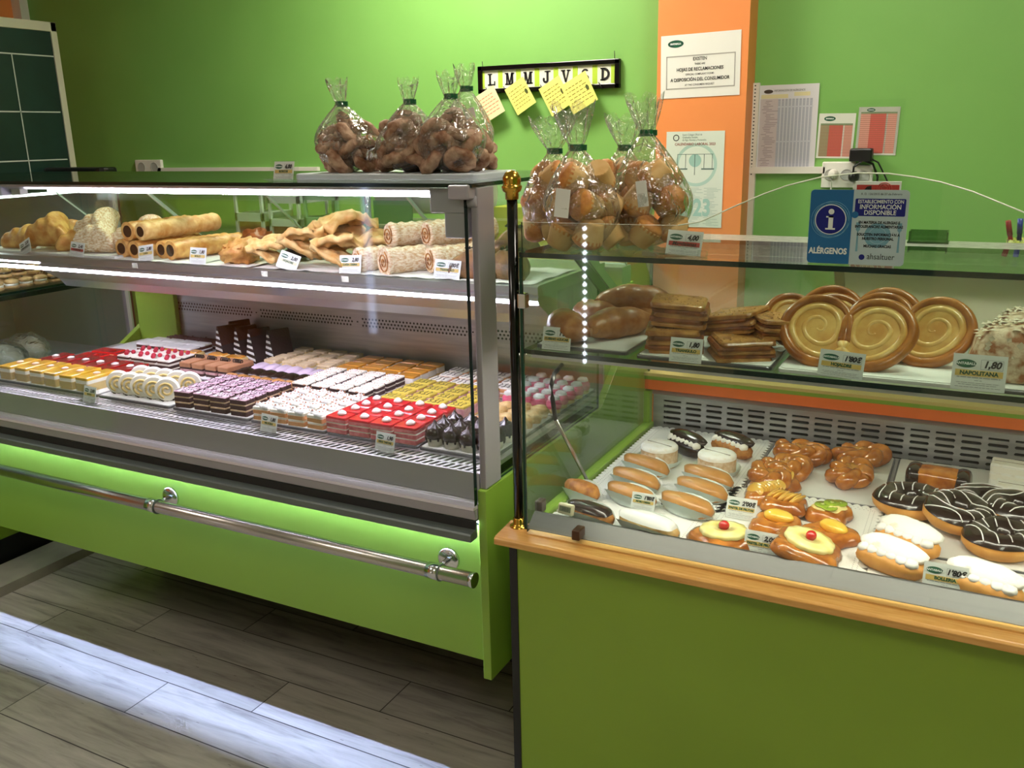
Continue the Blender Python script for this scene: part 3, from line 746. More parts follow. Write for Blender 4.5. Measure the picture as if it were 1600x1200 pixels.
# ------------------------------------------------------------------ price tags
def price_tag(px, py, z, price, name, label, band='gold', w=.068, h=.047, rz=0, tilt=14, y=None, holder=None, roll=0, loc=None):
    p = loc or (at_y(px, py, y) if y else at_z(px, py, z))
    t = thing('price_tag', label, 'price tag', (p[0], p[1], z), (R(-tilt), R(roll), rz), 'price tags in the display cases')
    if holder:
        hb_ = MB(); hw = w*.5+.012
        hb_.box(-hw, hw, .001, .0022, 0, h+.002); hb_.box(-hw, hw, -.020, .001, 0, .0012); hb_.box(hw-.014, hw, -.012, .001, .0012, .012)
        hb_.build('acrylic_stand', M_ACRYL, t)
    c = MB(); c.box(-w/2, w/2, 0, .0008, .001, h)
    card = c.build('card', M_CARD, t)
    lg = MB(); n = 28
    lg.add([(-w*.25+w*.19*math.cos(2*PI*i/n), -.0004, h*.74+h*.115*math.sin(2*PI*i/n)) for i in range(n)], [tuple(range(n))])
    lo = lg.build('logo', M_LOGO, card)
    text('SANTABALLA', h*.095, M_WINK, lo, -w*.25, h*.74, -.0007, sx=1.05, bold=.0002)
    bx = MB(); e = .0004
    for a, b, cc, d in ((-.005*0+w*.02, w*.43, .60, .608), (w*.02, w*.43, .862, .87), (w*.02, w*.026, .6, .87), (w*.424, w*.43, .6, .87)): bx.add([(a, -e, h*cc), (b, -e, h*cc), (b, -e, h*d), (a, -e, h*d)], [(0, 1, 2, 3)])
    bx.build('price_box', M_FINE, card)
    text(price, h*.26, M_INK, card, w*.225, h*.735, -.0009, sx=.95, bold=.0006, shear=.25, name='price')
    bm = {'gold': M_GOLD, 'red': M_REDBAND, 'grey': mat('grey_band', (150, 158, 158), .5), 'pale': mat('pale_band', (206, 202, 170), .5)}[band]
    bb = MB(); bb.add([(-w*.44, -e, h*.40), (w*.44, -e, h*.40), (w*.44, -e, h*.575), (-w*.44, -e, h*.575)], [(0, 1, 2, 3)])
    bo = bb.build('name_band', bm, card)
    if name: text(name, h*(.13 if len(name) > 11 else .15), M_GREENINK if band != 'red' else M_INK, bo, 0, h*.487, -.0007, sx=1.0, bold=.0004)
    fp = MB(); rr = random.Random(int(px*7+py))
    for (zz, x0_, x1_, hh) in ((.36, -.40, .40, .018), (.285, -.07, .07, .014), (.215, -.40, .40, .012), (.165, -.36, .36, .012), (.10, -.42, .42, .012)):
        xx = x0_
        while xx < x1_:
            l = min(rr.uniform(.04, .13), x1_-xx)
            fp.add([(w*xx, -e, h*zz), (w*(xx+l), -e, h*zz), (w*(xx+l), -e, h*(zz+hh)), (w*xx, -e, h*(zz+hh))], [(0, 1, 2, 3)]); xx += l+.015
    fp.build('fine_print', M_FINE, card)
    return t

# ------------------------------------------------------------------ left case: cakes on the deck
ZD = .785
ZT = ZD+.0076
tray('white tray of custard and red jelly slices at the left end of the deck', -2.60, -2.13, 1.58, 1.815, ZD)
tray('tray under the sponge roll slices behind the leftmost deck price tag', -2.125, -1.85, 1.58, 1.735, ZD)
tray('tray under the pink drizzled chocolate squares', -1.84, -1.575, 1.58, 1.765, ZD)
tray('tray under the white cream squares with toasted nuts', -1.57, -1.335, 1.58, 1.775, ZD)
tray('tray under the bright red squares topped with white rosettes', -1.33, -1.075, 1.58, 1.765, ZD)
tray('dark tray under the chocolate dipped cream cups', -1.07, -.885, 1.58, 1.73, ZD)
tray('tray under raspberry topped layer squares and praline bars', -2.34, -1.885, 1.82, 1.98, ZD)
tray('tray under the small caramel, dark and lilac eclairs', -1.875, -1.625, 1.77, 1.965, ZD)
tray('tray under the dark layer squares with white caramel flecked tops', -1.62, -1.325, 1.78, 1.985, ZD)
tray('tray under the lemon glazed pink mousse squares', -1.32, -1.03, 1.77, 1.985, ZD)
tray('tray under the golden cream puffs by the right end panel', -1.02, -.885, 1.735, 1.905, ZD)
tray('tray under white iced bars and chocolate crumb bars in the back corner', -2.60, -2.17, 1.99, 2.175, ZD)
tray('blue grey tray under the striped chocolate wedges at the back', -2.165, -1.90, 1.99, 2.175, ZD, paper=mat('blue_paper', (176, 190, 214), .6))
tray('tray under the toasted beige cream squares at the back', -1.895, -1.64, 1.975, 2.175, ZD)
tray('tray under the orange glazed squares at the back', -1.635, -1.32, 1.99, 2.175, ZD)
tray('tray under the white squares with dark stripes at the back', -1.315, -1.05, 1.99, 2.175, ZD)
tray('tray under the pink ball tarts at the back right', -1.045, -.885, 1.91, 2.175, ZD)

# custard slices (long)
o, h = layered('custard_slice', '', .052, .105, [(.022, 0), (.010, 1), (.008, 2)], [F_SPONGEY, F_CREAM, F_YELLOW], [])
c = MB(); c.rbox(0, 0, -.0005, .056, .110, .022, .006, 0, bev=.001); c.build('clear_tub', F_CLEAR, o)
star(.010, .006, h).build('cream_dollop', mat('peach_cream', (240, 206, 186), .5), o)
grid(o, 'long yellow custard slice in a clear tub', -2.535, 1.64, 6, 1, .0685, .1, ZT, group='custard slices')
o, h = layered('red_jelly_slice', '', .052, .10, [(.018, 0), (.007, 1), (.007, 2)], [F_PINKSP, F_CREAM, F_DRED], [])
star(.011, .007, h).build('cream_dollop', F_WHITE, o)
grid(o, 'dark red jelly slice with one white rosette', -2.53, 1.757, 6, 1, .067, .1, ZT, group='dark red jelly slices')

# roll slices
rb = MB()
rb.M = Matrix.Rotation(R(90), 4, 'X')
rb.lathe([(.030, -.011), (.0315, -.008), (.0315, .008), (.030, .011)], 28, mi=0)
sp = MB(); pts = []
for i in range(60):
    a = i*.17+.6; r_ = .005+.0175*i/59; pts.append((r_*math.cos(a), -.0115, r_*math.sin(a)))
sp.tube(pts, .0034, 6, sz=1)
o = mk('sponge_roll_slice', '', 'cake', rb, [F_CREAM], [('sponge_spiral', sp, mat('roll_sponge', (240, 212, 140), .8, bump=.4, bscale=180))])
bs = MB()
rr = random.Random(4)
for i in range(34):
    a = rr.uniform(-2.3, -.8); r_ = .0315
    bs.blob(r_*math.cos(a), rr.uniform(-.011, .011), r_*math.sin(a), .003, .003, .003, nu=6, nv=4)
bs.build('chocolate_sprinkles', F_CHOCM, o)
i = 0
for j, (y_, n_) in enumerate(((1.622, 5), (1.690, 5))):
    for q in range(n_):
        place(o, (-2.085+q*.047+j*.012, y_, ZT+.031), R(38), 'white cream roll slice with yellow sponge spiral, %s row, %s from left' % (rowname(j, 2), ORD[q]))
o['group'] = 'sponge roll slices'

def zz(seed): return lines(.05, .048, 0, 6, seed, .0009, .5)
o, h = layered('drizzled_square', '', .052, .041, [(.012, 0), (.004, 1), (.011, 0), (.004, 1), (.010, 0), (.004, 2)], [F_SPONGE, F_BEIGE, F_PINKTOP], [])
d = MB(); d.v, d.f, d.mi, d.sm = (lambda b: (b.v, b.f, b.mi, b.sm))(lines(.046, .036, h, 6, 3, .001, .7)); d.build('chocolate_drizzle', F_CHOC, o)
grid(o, 'pink iced chocolate layer square with dark drizzle', -1.805, 1.607, 4, 4, .0625, .0465, ZT, group='pink drizzled chocolate squares', srz=.05)

o, h = layered('cream_square', '', .050, .044, [(.010, 0), (.006, 1), (.010, 0), (.008, 1)], [F_SPONGEO, F_CREAM], [])
d = MB(); rr = random.Random(9)
for _ in range(9): d.blob(rr.uniform(-.018, .018), rr.uniform(-.016, .016), h, .010, .009, rr.uniform(.005, .010), amp=.3, seed=_, nu=8, nv=5)
d.build('whipped_cream', F_WHITE, o); drops(12, .044, .04, h+.008, .003, 5).build('nut_flakes', F_NUT, o)
grid(o, 'white cream square with toasted nut flakes', -1.538, 1.607, 4, 4, .0565, .0475, ZT, group='cream squares with nut flakes')

o, h = layered('red_square', '', .060, .043, [(.010, 0), (.003, 2), (.010, 0), (.003, 2), (.008, 0), (.006, 1)], [F_PINKSP, F_RED, F_CREAM], [])
star(.0105, .012, h, cx=.004).build('cream_rosette', F_WHITE, o)
grid(o, 'bright red jelly square with a white rosette', -1.299, 1.604, 4, 4, .0635, .0455, ZT, group='red squares with white rosettes')

b = MB(); b.lathe([(.017, 0), (.019, .022), (.018, .024)], 18, mi=0, flute=.04, nf=1)
o = mk('chocolate_dipped_cup', '', 'cake', b, [F_CREAM])
d = MB(); d.lathe([(.0205, .017), (.0235, .023), (.0225, .034), (.016, .043), (.007, .048), (.0025, .056), (.0003, .058)], 20, mi=0, caps=False)
rr = random.Random(3)
for q in range(7):
    a = q*.9+.2; d.tube([(.0215*math.cos(a), .0215*math.sin(a), .022), (.0205*math.cos(a), .0205*math.sin(a), .014), (.0195*math.cos(a), .0195*math.sin(a), .014-rr.uniform(.002, .009))], [.003, .0026, .0012], 6)
d.build('chocolate_dome', F_CHOC, o)
grid(o, 'chocolate dipped cream cup with a pointed tip', -1.043, 1.606, 4, 3, .0445, .043, ZT, group='chocolate dipped cream cups', jit=.003)

# middle row
o, h = layered('raspberry_square', '', .052, .05, [(.010, 0), (.004, 1), (.009, 0), (.006, 1), (.006, 0), (.004, 1)], [F_SPONGE, F_CREAM], [])
d = MB()
for (x, y) in ((-.012, .006), (.010, .010), (.004, -.011)): d.blob(x, y, h+.005, .007, .007, .007, amp=.2, nu=10, nv=7)
d.build('raspberries', F_RASP, o)
grid(o, 'dark layer square topped with raspberries', -2.31, 1.85, 4, 2, .0575, .057, ZT, group='raspberry topped squares')
o, h = layered('praline_bar', '', .044, .105, [(.008, 0), (.008, 1), (.006, 0), (.014, 2)], [F_SPONGE, F_PINKCREAM, F_TAN], [])
d = MB()
for q in range(6): d.torus(-.012+q*.0045, .012, h+.003, .006, .0018, nu=10, nv=5)
d2 = MB(); d2.M = Matrix.Translation((0, .01, h+.004)) @ Matrix.Rotation(R(90), 4, 'Y')
for q in range(5): d2.torus(0, 0, -.014+q*.007, .0055, .0018, nu=10, nv=5)
d2.build('chocolate_curls', F_CHOC, o)
grid(o, 'tan praline bar with chocolate curls', -2.07, 1.895, 4, 1, .052, .1, ZT, group='praline bars')
def mini(label, m, glaze, n, x0, y0, dx, grp, dsc):
    b = MB(); b.blob(0, 0, .016, .0215, .034, .018, 0, seed=2, amp=.12, flat=0, pw=2.4, nu=14, nv=8)
    o = mk('mini_eclair', '', 'pastry', b, [m])
    if glaze:
        g_ = MB(); g_.blob(0, 0, .0165, .0220, .0345, .0187, 0, seed=2, amp=.12, pw=2.4, vmin=8, nu=14, nv=6); g_.build('icing', glaze, o)
    grid(o, dsc, x0, y0, n, 1, dx, .1, ZT, group=grp)
mini('', F_CARAMEL, None, 6, -1.852, 1.802, .0425, 'caramel mini eclairs', 'small caramel brown eclair')
mini('', F_CRUST, F_CHOC, 6, -1.850, 1.866, .0425, 'dark iced mini eclairs', 'small eclair with dark chocolate icing')
mini('', F_CRUST, F_LILAC, 6, -1.848, 1.930, .0425, 'lilac iced mini eclairs', 'small eclair with pale lilac icing')
o, h = layered('flecked_square', '', .054, .041, [(.009, 0), (.004, 1), (.009, 0), (.004, 1), (.008, 0), (.004, 1)], [F_SPONGE, F_CREAM], [])
drops(16, .05, .04, h, .0022, 11).build('caramel_flecks', F_NUT, o)
grid(o, 'dark layer square with white caramel flecked top', -1.59, 1.81, 4, 4, .066, .0475, ZT, group='flecked layer squares', jit=.004)
o, h = layered('lemon_square', '', .053, .041, [(.006, 2), (.024, 0), (.006, 1)], [F_PINKCREAM, F_YGREEN, F_SPONGEY], [])
lines(.04, .034, h+.0003, 3, 8, .0008, .4).build('chocolate_stripes', F_CHOC, o)
grid(o, 'lemon glazed pink mousse square with dark stripes', -1.288, 1.80, 4, 4, .0645, .049, ZT, group='lemon glazed squares')
b = MB(); b.blob(0, 0, .014, .022, .022, .018, 0, seed=3, amp=.35, freq=9, flat=0)
o = mk('cream_puff', '', 'pastry', b, [F_CRUSTL])
grid(o, 'small golden cream puff', -1.0, 1.757, 3, 4, .043, .042, ZT, group='golden cream puffs', jit=.004)
b = MB(); b.lathe([(.016, 0), (.0175, .012)], 16, flute=.04, nf=1)
o = mk('pink_ball_tart', '', 'cake', b, [F_SPONGEY])
d = MB(); d.lathe([(.0175, .010), (.020, .018), (.019, .026), (.014, .033)], 18, caps=False); d.build('pink_icing', F_PINK, o)
d = MB(); d.blob(0, 0, .035, .0145, .0145, .009, amp=.25, seed=2, freq=12); d.build('sugar_cap', F_WHITE, o)
grid(o, 'pink ball tart with a white sugar cap', -1.022, 1.935, 4, 5, .0405, .0465, ZT, group='pink ball tarts')

# back row
o, h = layered('white_bar', '', .058, .048, [(.009, 0), (.004, 1), (.009, 0), (.006, 1)], [F_SPONGE, F_WHITE], [])
grid(o, 'white iced dark layer bar', -2.44, 2.03, 4, 2, .063, .052, ZT, group='white iced bars')
o, h = layered('crumb_bar', '', .058, .048, [(.009, 0), (.004, 1), (.010, 0)], [F_SPONGE, F_WHITE], [])
drops(40, .054, .044, h, .004, 21).build('chocolate_crumbs', mat('chocolate_crumb', (58, 42, 52), .7), o)
grid(o, 'chocolate crumb topped layer bar', -2.43, 2.145, 5, 1, .061, .05, ZT, group='crumb topped bars')
o, h = layered('red_glazed_slice', '', .10, .055, [(.012, 0), (.006, 1)], [F_SPONGEY, F_RED], [])
star(.01, .006, h, cx=.02).build('jelly_pieces', F_DRED, o)
for q, (x, y) in enumerate(((-2.52, 1.875), (-2.41, 1.872), (-2.525, 1.943), (-2.415, 1.940))):
    place(o, (x, y, ZD+.001), .06, 'wide slice with glossy red glaze, %s, %s' % ('front pair' if q < 2 else 'back pair', 'left one' if q % 2 == 0 else 'right one'))
o['group'] = 'red glazed slices'
b = MB(); b.rbox(0, 0, 0, .07, .05, .018, .012, 0, bev=.006)
o = mk('orange_tart', '', 'cake', b, [F_SPONGEY])
d = MB(); d.rbox(0, 0, .0165, .06, .04, .005, .012, 0, bev=.004); d.build('orange_jelly', F_ORANGE, o)
for q, (x, y, l) in enumerate(((-2.30, 2.012, 'small orange glazed tart behind the tan praline bars'), (-2.215, 2.012, 'small orange glazed tart left of the chocolate wedges tray'), (-2.11, 2.018, 'small orange glazed tart in front of the striped chocolate wedges'), (-2.03, 2.012, 'small orange glazed tart in front of the rightmost chocolate wedges'))):
    place(o, (x, y, ZT), .1, l)
b = MB(); b.prism([(-.038, 0), (.038, 0), (.004, .104), (-.004, .104)], -.034, .034, 'y', 0)
o = mk('chocolate_wedge', '', 'cake', b, [F_CHOCM])
st_ = MB()
for q in range(5):
    z0 = .008+q*.0185; z1 = z0+.0075
    def hw(z): return .0375*(1-z/.109)
    st_.prism([(-hw(z0), z0), (hw(z0), z0), (hw(z1), z1), (-hw(z1), z1)], -.0352, -.034, 'y')
st_.build('white_stripes', F_WHITE, o)
for q, (px, py) in enumerate(((352, 553), (388, 553), (414, 551), (434, 546))):
    c = at_z(px, py, ZT)
    place(o, (-2.105+q*.066, 2.065+(q % 2)*.012, ZT), R(-24), 'upright striped chocolate wedge, %s of four along the back' % ORD[q])
o['group'] = 'striped chocolate wedges'
place(o, (-2.125, 2.138, ZT), R(-24), 'upright striped chocolate wedge standing behind the first of the others')
o, h = layered('beige_square', '', .048, .040, [(.006, 0), (.012, 1), (.005, 0), (.008, 2)], [F_SPONGEY, F_CREAM, F_BEIGE], [])
grid(o, 'toasted beige cream square', -1.865, 2.003, 4, 4, .0655, .048, ZT, group='beige cream squares', jit=.005)
o, h = layered('orange_square', '', .061, .038, [(.006, 2), (.016, 1), (.006, 0)], [F_ORANGE, F_CREAM, F_SPONGEY], [])
grid(o, 'orange glazed cream square', -1.60, 2.014, 4, 4, .071, .0435, ZT, group='orange glazed squares')
o, h = layered('striped_square', '', .056, .042, [(.009, 1), (.004, 0), (.010, 1), (.004, 0)], [F_CREAM, F_SPONGEO], [])
b = lines(.046, .036, h, 3, 14, .0012, .3); b.build('dark_stripes', F_CHOCM, o)
grid(o, 'white cream square with dark stripes', -1.28, 2.017, 4, 3, .066, .052, ZT, group='white striped squares')
# ------------------------------------------------------------------ left case: pastries on the upper shelf
ZS = 1.132
def sheet_of_paper(label, x0, x1, y0, y1, z, seed=1, m=None):
    b = MB(); nx, ny = 14, 6; vs = []
    for j in range(ny+1):
        for i in range(nx+1):
            x = x0+(x1-x0)*i/nx; y = y0+(y1-y0)*j/ny
            e = 1 if j in (0, ny) or i in (0, nx) else .15
            vs.append((x, y, z+.0012+.007*e*max(0, noise.noise(Vector((x*38+seed, y*40, seed))))))
    fs = [(j*(nx+1)+i, j*(nx+1)+i+1, (j+1)*(nx+1)+i+1, (j+1)*(nx+1)+i) for j in range(ny) for i in range(nx)]
    b.add(vs, fs, 0, True)
    return tag(b.build('paper_sheet', m or M_PAPER), label, 'paper')
tray('white paper covered tray under the puff pastry turnovers on the upper shelf', -2.90, -2.27, 1.815, 2.10, ZS, m=M_TRAY)
sheet_of_paper('crumpled white paper under the chocolate filled puff tubes', -2.26, -1.93, 1.80, 2.05, ZS, 2)
sheet_of_paper('white paper under the crumble bun on the upper shelf', -1.92, -1.74, 1.80, 2.0, ZS, 3)
sheet_of_paper('white paper under the folded flaky pastries', -1.72, -1.44, 1.80, 2.05, ZS, 5)
sheet_of_paper('white paper under the sugared puff rolls', -1.43, -1.16, 1.80, 2.05, ZS, 7)
sheet_of_paper('white paper under the chocolate triangles at the right end of the upper shelf', -1.15, -.89, 1.80, 2.05, ZS, 9)
def tri_outline(L, n=8, rnd=.07):
    P = [Vector((-L*.55, -L*.36)), Vector((L*.55, -L*.36)), Vector((0, L*.56))]; out = []
    for k in range(3):
        a, b = P[k], P[(k+1) % 3]
        for i in range(n):
            t = rnd+(1-2*rnd)*i/(n-1); p = a.lerp(b, t); out.append((p.x, p.y))
    return out
def turnover(label, m, seed, L=.13, h=.06, ridge=.0032, fr=170):
    b = MB(); b.pillow(tri_outline(L, 14), h, 0, K=16, p=2.2, q=.6, seed=seed, amp=.0016, freq=60, hf=lambda X, Y, t: ridge*math.sin(X*fr+2*math.sin(Y*50))*(1-t**4))
    return mk('puff_turnover', label, 'pastry', b, [m])
TU = [(-2.78, 1.90, 0, .4, 'golden puff turnover at the far left of the upper shelf', F_PUFF, .125),
      (-2.70, 1.99, 0, -.3, 'golden puff turnover at the back, second from the left of the upper shelf', F_PUFF, .13),
      (-2.635, 1.90, .01, .9, 'browned puff turnover with a tall ridge above the first shelf price tag', F_PUFF, .14),
      (-2.545, 1.915, 0, 2.4, 'browned puff turnover leaning right behind the tilted first price tag', F_PUFF, .125),
      (-2.47, 1.95, .028, .2, 'pale ridged turnover standing above the second shelf price tag', F_SUGARCRUST, .14),
      (-2.42, 1.90, 0, .7, 'pale ridged turnover with striped edge behind the second shelf price tag', F_SUGARCRUST, .13),
      (-2.36, 2.02, .012, -.2, 'sugar white turnover at the back of the white tray', F_SUGARCRUST, .13),
      (-2.325, 1.935, 0, .35, 'sugar dusted turnover at the right edge of the white tray', F_SUGARCRUST, .12)]
for i, (x, y, dz, rz, lab, m, L) in enumerate(TU):
    o = turnover(lab, m, i+1, L*1.12, .055+.010*(i % 3))
    tl_ = R(30 if i in (2, 4, 6) else 16); o.location = (x, y, ZS+.0085+dz+L*1.12*.37*math.sin(tl_)); o.rotation_euler = (tl_, 0, rz*.35); o['group'] = 'puff turnovers on the upper shelf'
o = turnover('small lilac topped dark pastry right of the sugar dusted turnovers', mat('violet_glaze', (120, 108, 168), .4), 12, .07, .025)
o.location = (-2.235, 1.90, ZS+.002)
def puff_tube(name, label, p0, p1, r, m, seed, fill=True, ridges=9, amp=.12, ends=1.0):
    p0, p1 = Vector(p0), Vector(p1); n = 22; pts = []; rs = []
    for i in range(n+1):
        t = i/n; pts.append(p0.lerp(p1, t)-p0)
        k = 1+amp*math.sin(t*ridges*2*PI+seed)*.5+.10*noise.noise(Vector((t*9, seed, 0)))
        rs.append(r*k*(ends+(1-ends)*math.sin(PI*min(max(t, .06), .94))**.6))
    b = MB(); b.tube(pts, rs, 16, 0)
    o = mk(name, label, 'pastry', b, [m]); o.location = p0
    if fill:
        d = (p1-p0).normalized(); f = MB(); f.tube([pts[0]-d*.001, pts[0]+d*.002], [rs[0]*.62]*2, 16, 0); f.build('chocolate_filling', F_CHOC, o)
    return o
tubes = [((-2.275, 1.845, .027), (-2.27, 2.08, .027), 'puff tube with dark filling lying at the left under the others'),
         ((-2.245, 1.85, .078), (-2.24, 2.07, .080), 'upper left puff tube with dark filling above the third shelf price tag'),
         ((-2.185, 1.845, .079), (-2.165, 2.125, .084), 'long pale puff tube with dark filling across the top of the pile'),
         ((-2.215, 1.84, .026), (-2.21, 2.08, .026), 'puff tube with dark filling under the third shelf price tag'),
         ((-2.06, 1.835, .03), (-2.03, 2.08, .03), 'puff tube with slanted dark filled end left of the crumble bun'),
         ((-2.125, 1.86, .027), (-2.10, 2.1, .027), 'puff tube with dark filling in the middle of the lower layer')]
for i, (a, b, lab) in enumerate(tubes):
    a = (a[0], a[1], a[2]+ZS); b = (b[0], b[1], b[2]+ZS)
    puff_tube('puff_tube', lab, a, b, .027, F_PUFF if i != 2 else F_CRUSTL, i*2.1)['group'] = 'chocolate filled puff tubes'
b = MB(); b.blob(0, 0, .03, .052, .045, .036, 0, seed=5, amp=.55, freq=14, flat=0, nu=26, nv=16)
o = mk('crumble_bun', 'craggy golden crumble bun behind the fourth shelf price tag', 'pastry', b, [F_PUFF], [('crumble', drops(60, .085, .07, .042, .009, 5), F_CRUST)]); o.location = (-1.815, 1.86, ZS+.002)
b = MB(); b.blob(0, 0, .02, .05, .04, .03, 0, seed=8, amp=.5, freq=12, flat=0, nu=22, nv=14)
o = mk('crumble_bun', 'darker crumble bun lying on top behind the fourth shelf price tag', 'pastry', b, [F_BROWN]); o.location = (-1.84, 1.955, ZS+.035)
for i, (x, y) in enumerate(((-1.735, 2.02), (-1.66, 2.03), (-1.70, 1.965))):
    b = MB(); b.rbox(0, 0, 0, .068, .055, .02, .008, 0)
    f = MB(); rr = random.Random(i)
    for q in range(15): f.blob(rr.uniform(-.026, .026), rr.uniform(-.02, .02), rr.uniform(.022, .034), .0085, .0085, .0085, nu=8, nv=6)
    o = mk('blueberry_cake', ['blueberry topped cake at the back left between buns and flaky pastry', 'blueberry topped cake at the back nearest the flaky pastry', 'blueberry topped cake in front of the two others'][i], 'cake', b, [F_CHOCM], [('blueberries', f, F_BERRY)], 'blueberry cakes')
    o.location = (x, y, ZS+.012+(.012 if i < 2 else 0))
def fold_sheet(label, w, L, t, seed, m, curl=.05, group='folded flaky pastries'):
    """a flaky sheet folded over itself: lower leaf, fold and lifted upper leaf"""
    b = MB(); nu, nv = 30, 18; top = []; bot = []
    for j in range(nv+1):
        v = j/nv-.5
        for i in range(nu+1):
            u = i/nu; a = u*PI*1.25
            x = -L*.5+L*abs(u-.42)*1.7+.012*noise.noise(Vector((v*7, seed, u))); z = .012+curl*math.sin(min(u*1.25, 1)*PI*.55)+.015*noise.noise(Vector((u*7, v*5+seed, seed)))+.004*noise.noise(Vector((u*22, v*18+seed, seed)))
            z += .012*u*math.cos(v*5+seed)
            top.append((x, v*w*(1+.4*noise.noise(Vector((u*6, seed, v*2)))), z+t)); bot.append((x, v*w, z))
    n = len(top); fs = []
    for j in range(nv):
        for i in range(nu):
            a = j*(nu+1)+i; fs.append((a, a+1, a+nu+2, a+nu+1)); fs.append((n+a+nu+1, n+a+nu+2, n+a+1, n+a))
    for i in range(nu): fs.append((i, n+i, n+i+1, i+1)); a = nv*(nu+1)+i; fs.append((a, a+1, n+a+1, n+a))
    for j in range(nv): a = j*(nu+1); fs.append((a, a+nu+1, n+a+nu+1, n+a)); a += nu; fs.append((a, n+a, n+a+nu+1, a+nu+1))
    b.add(top+bot, fs, 0, True)
    return mk('flaky_pastry', label, 'pastry', b, [m], group=group)
for i, (x, y, z, rz, lab, s_) in enumerate(((-1.705, 1.85, .002, .5, 'low flaky pastry strip left of the fifth shelf price tag', .9), (-1.60, 1.89, .01, .3, 'flaky pastry with upright golden flap left of the tallest one', 1.15),
                                        (-1.525, 1.95, .025, -.5, 'tallest folded flaky pastry with raised pale flap', 1.35), (-1.47, 1.86, .002, .2, 'folded flaky pastry with open dark end right of the fifth shelf price tag', 1.1), (-1.44, 1.97, .004, 1.1, 'pale flaky pastry lying behind the folded ones', 1.0))):
    o = fold_sheet(lab, .10, .12, .013, i*3.1, F_CRUSTL, .05); o.location = (x, y, ZS+z); o.rotation_euler = (0, 0, rz); o.scale = (s_,)*3
HN = [((-1.40, 1.835, .030), (-1.27, 2.06, .034), 'sugared puff roll behind the sixth shelf price tag', .031), ((-1.31, 1.825, .031), (-1.17, 2.07, .033), 'sugared puff roll with round open end right of the sixth shelf price tag', .034),
      ((-1.205, 1.87, .034), (-1.06, 2.09, .036), 'sugared puff roll nearest the chocolate triangles', .032), ((-1.345, 1.90, .088), (-1.24, 2.09, .088), 'sugared puff roll resting on top of the left ones', .030), ((-1.25, 1.93, .090), (-1.15, 2.10, .092), 'sugared puff roll resting on top at the right', .030)]
for i, (a, b, lab, r_) in enumerate(HN):
    a = (a[0], a[1], a[2]+ZS); b = (b[0], b[1], b[2]+ZS)
    o = puff_tube('puff_roll', lab, a, b, r_, F_SUGARCRUST, i*1.7, fill=False, ridges=8, amp=.16); o['group'] = 'sugared puff rolls'
    d = (Vector(b)-Vector(a)).normalized(); sp = MB(); pts = []
    sd = d.cross(Vector((0, 0, 1))).normalized(); up_ = sd.cross(d)
    for q in range(26): an = q*.55; pts.append(d*-.002+(sd*math.cos(an)+up_*math.sin(an))*(.003+r_*.75*q/25))
    sp.tube(pts, .0018, 6); sp.build('spiral_end', F_CRUST, o)
for i, (x, y, z, rz, lab) in enumerate(((-1.075, 1.87, .002, .3, 'dark crusted chocolate triangle behind the seventh shelf price tag'), (-.985, 1.89, .002, -.2, 'dark crusted chocolate triangle next to the steel end post'), (-1.03, 1.98, .045, .8, 'dark crusted chocolate triangle with crumb ridge lying on top'))):
    b = MB(); b.pillow(tri_outline(.13, rnd=.1), .07, 0, K=9, p=1.5, q=.7, seed=i+20, amp=.006, freq=50)
    o = mk('chocolate_triangle', lab, 'pastry', b, [mat('cocoa_crust', (142, 100, 58), .5, c2=(78, 48, 28), scale=28, bump=.5, bscale=90)], [('crumbs', drops(26, .05, .05, .064, .008, i), F_CHOCM)], 'chocolate triangles'); o.location = (x, y, ZS+z); o.rotation_euler = (0, R(6), rz)

YT = 1.806
def stag(px, py, *a, **k):
    c = at_y(px, py, YT); return price_tag(px, py, ZS, *a, loc=c, **k)
stag(42, 400, '2,50', 'EMPANADA', 'price tag leaning left before the browned turnovers, first on upper shelf', band='grey', roll=-24, w=.06, h=.045)
stag(119, 400, '2,40', 'HOJALDRE', 'price tag with dark red band before the pale ridged turnovers', band='red', roll=4, w=.062, h=.045)
stag(228, 408, '2,80', 'CAÑA', 'price tag in front of the chocolate filled puff tubes', band='gold', roll=-8, w=.062)
stag(308, 412, '1,80', 'BOLLO', 'price tag left of the crumble bun', band='gold', w=.062)
stag(445, 420, '2,00', 'HOJALDRE', 'pale green price tag leaning right under the folded flaky pastries', band='pale', roll=14, tilt=24, w=.066)
stag(547, 434, '2,80', 'CAÑA CREMA', 'price tag in front of the sugared puff rolls', band='gold', roll=-3, w=.068)
stag(697, 440, "1'80€", 'TRIANGULO', 'price tag in front of the chocolate triangles by the end post', band='gold', roll=2, w=.072)
for (px, py, pr, nm, lab) in ((152, 624, '2,00', 'BRAZO', 'price tag on clear stand before the sponge roll slices on the deck grille'), (435, 668, '1,80', 'MILHOJAS', 'price tag on clear stand before the nut flaked cream squares on the deck grille'), (610, 700, '1,90', 'MINI TARTAS', 'price tag on clear stand before the bright red squares on the deck grille')):
    c = at_z(px, py, .787); price_tag(px, py, .787, pr, nm, lab, loc=(c.x, 1.535, .787), holder=True, w=.055, h=.042, rz=-.1)

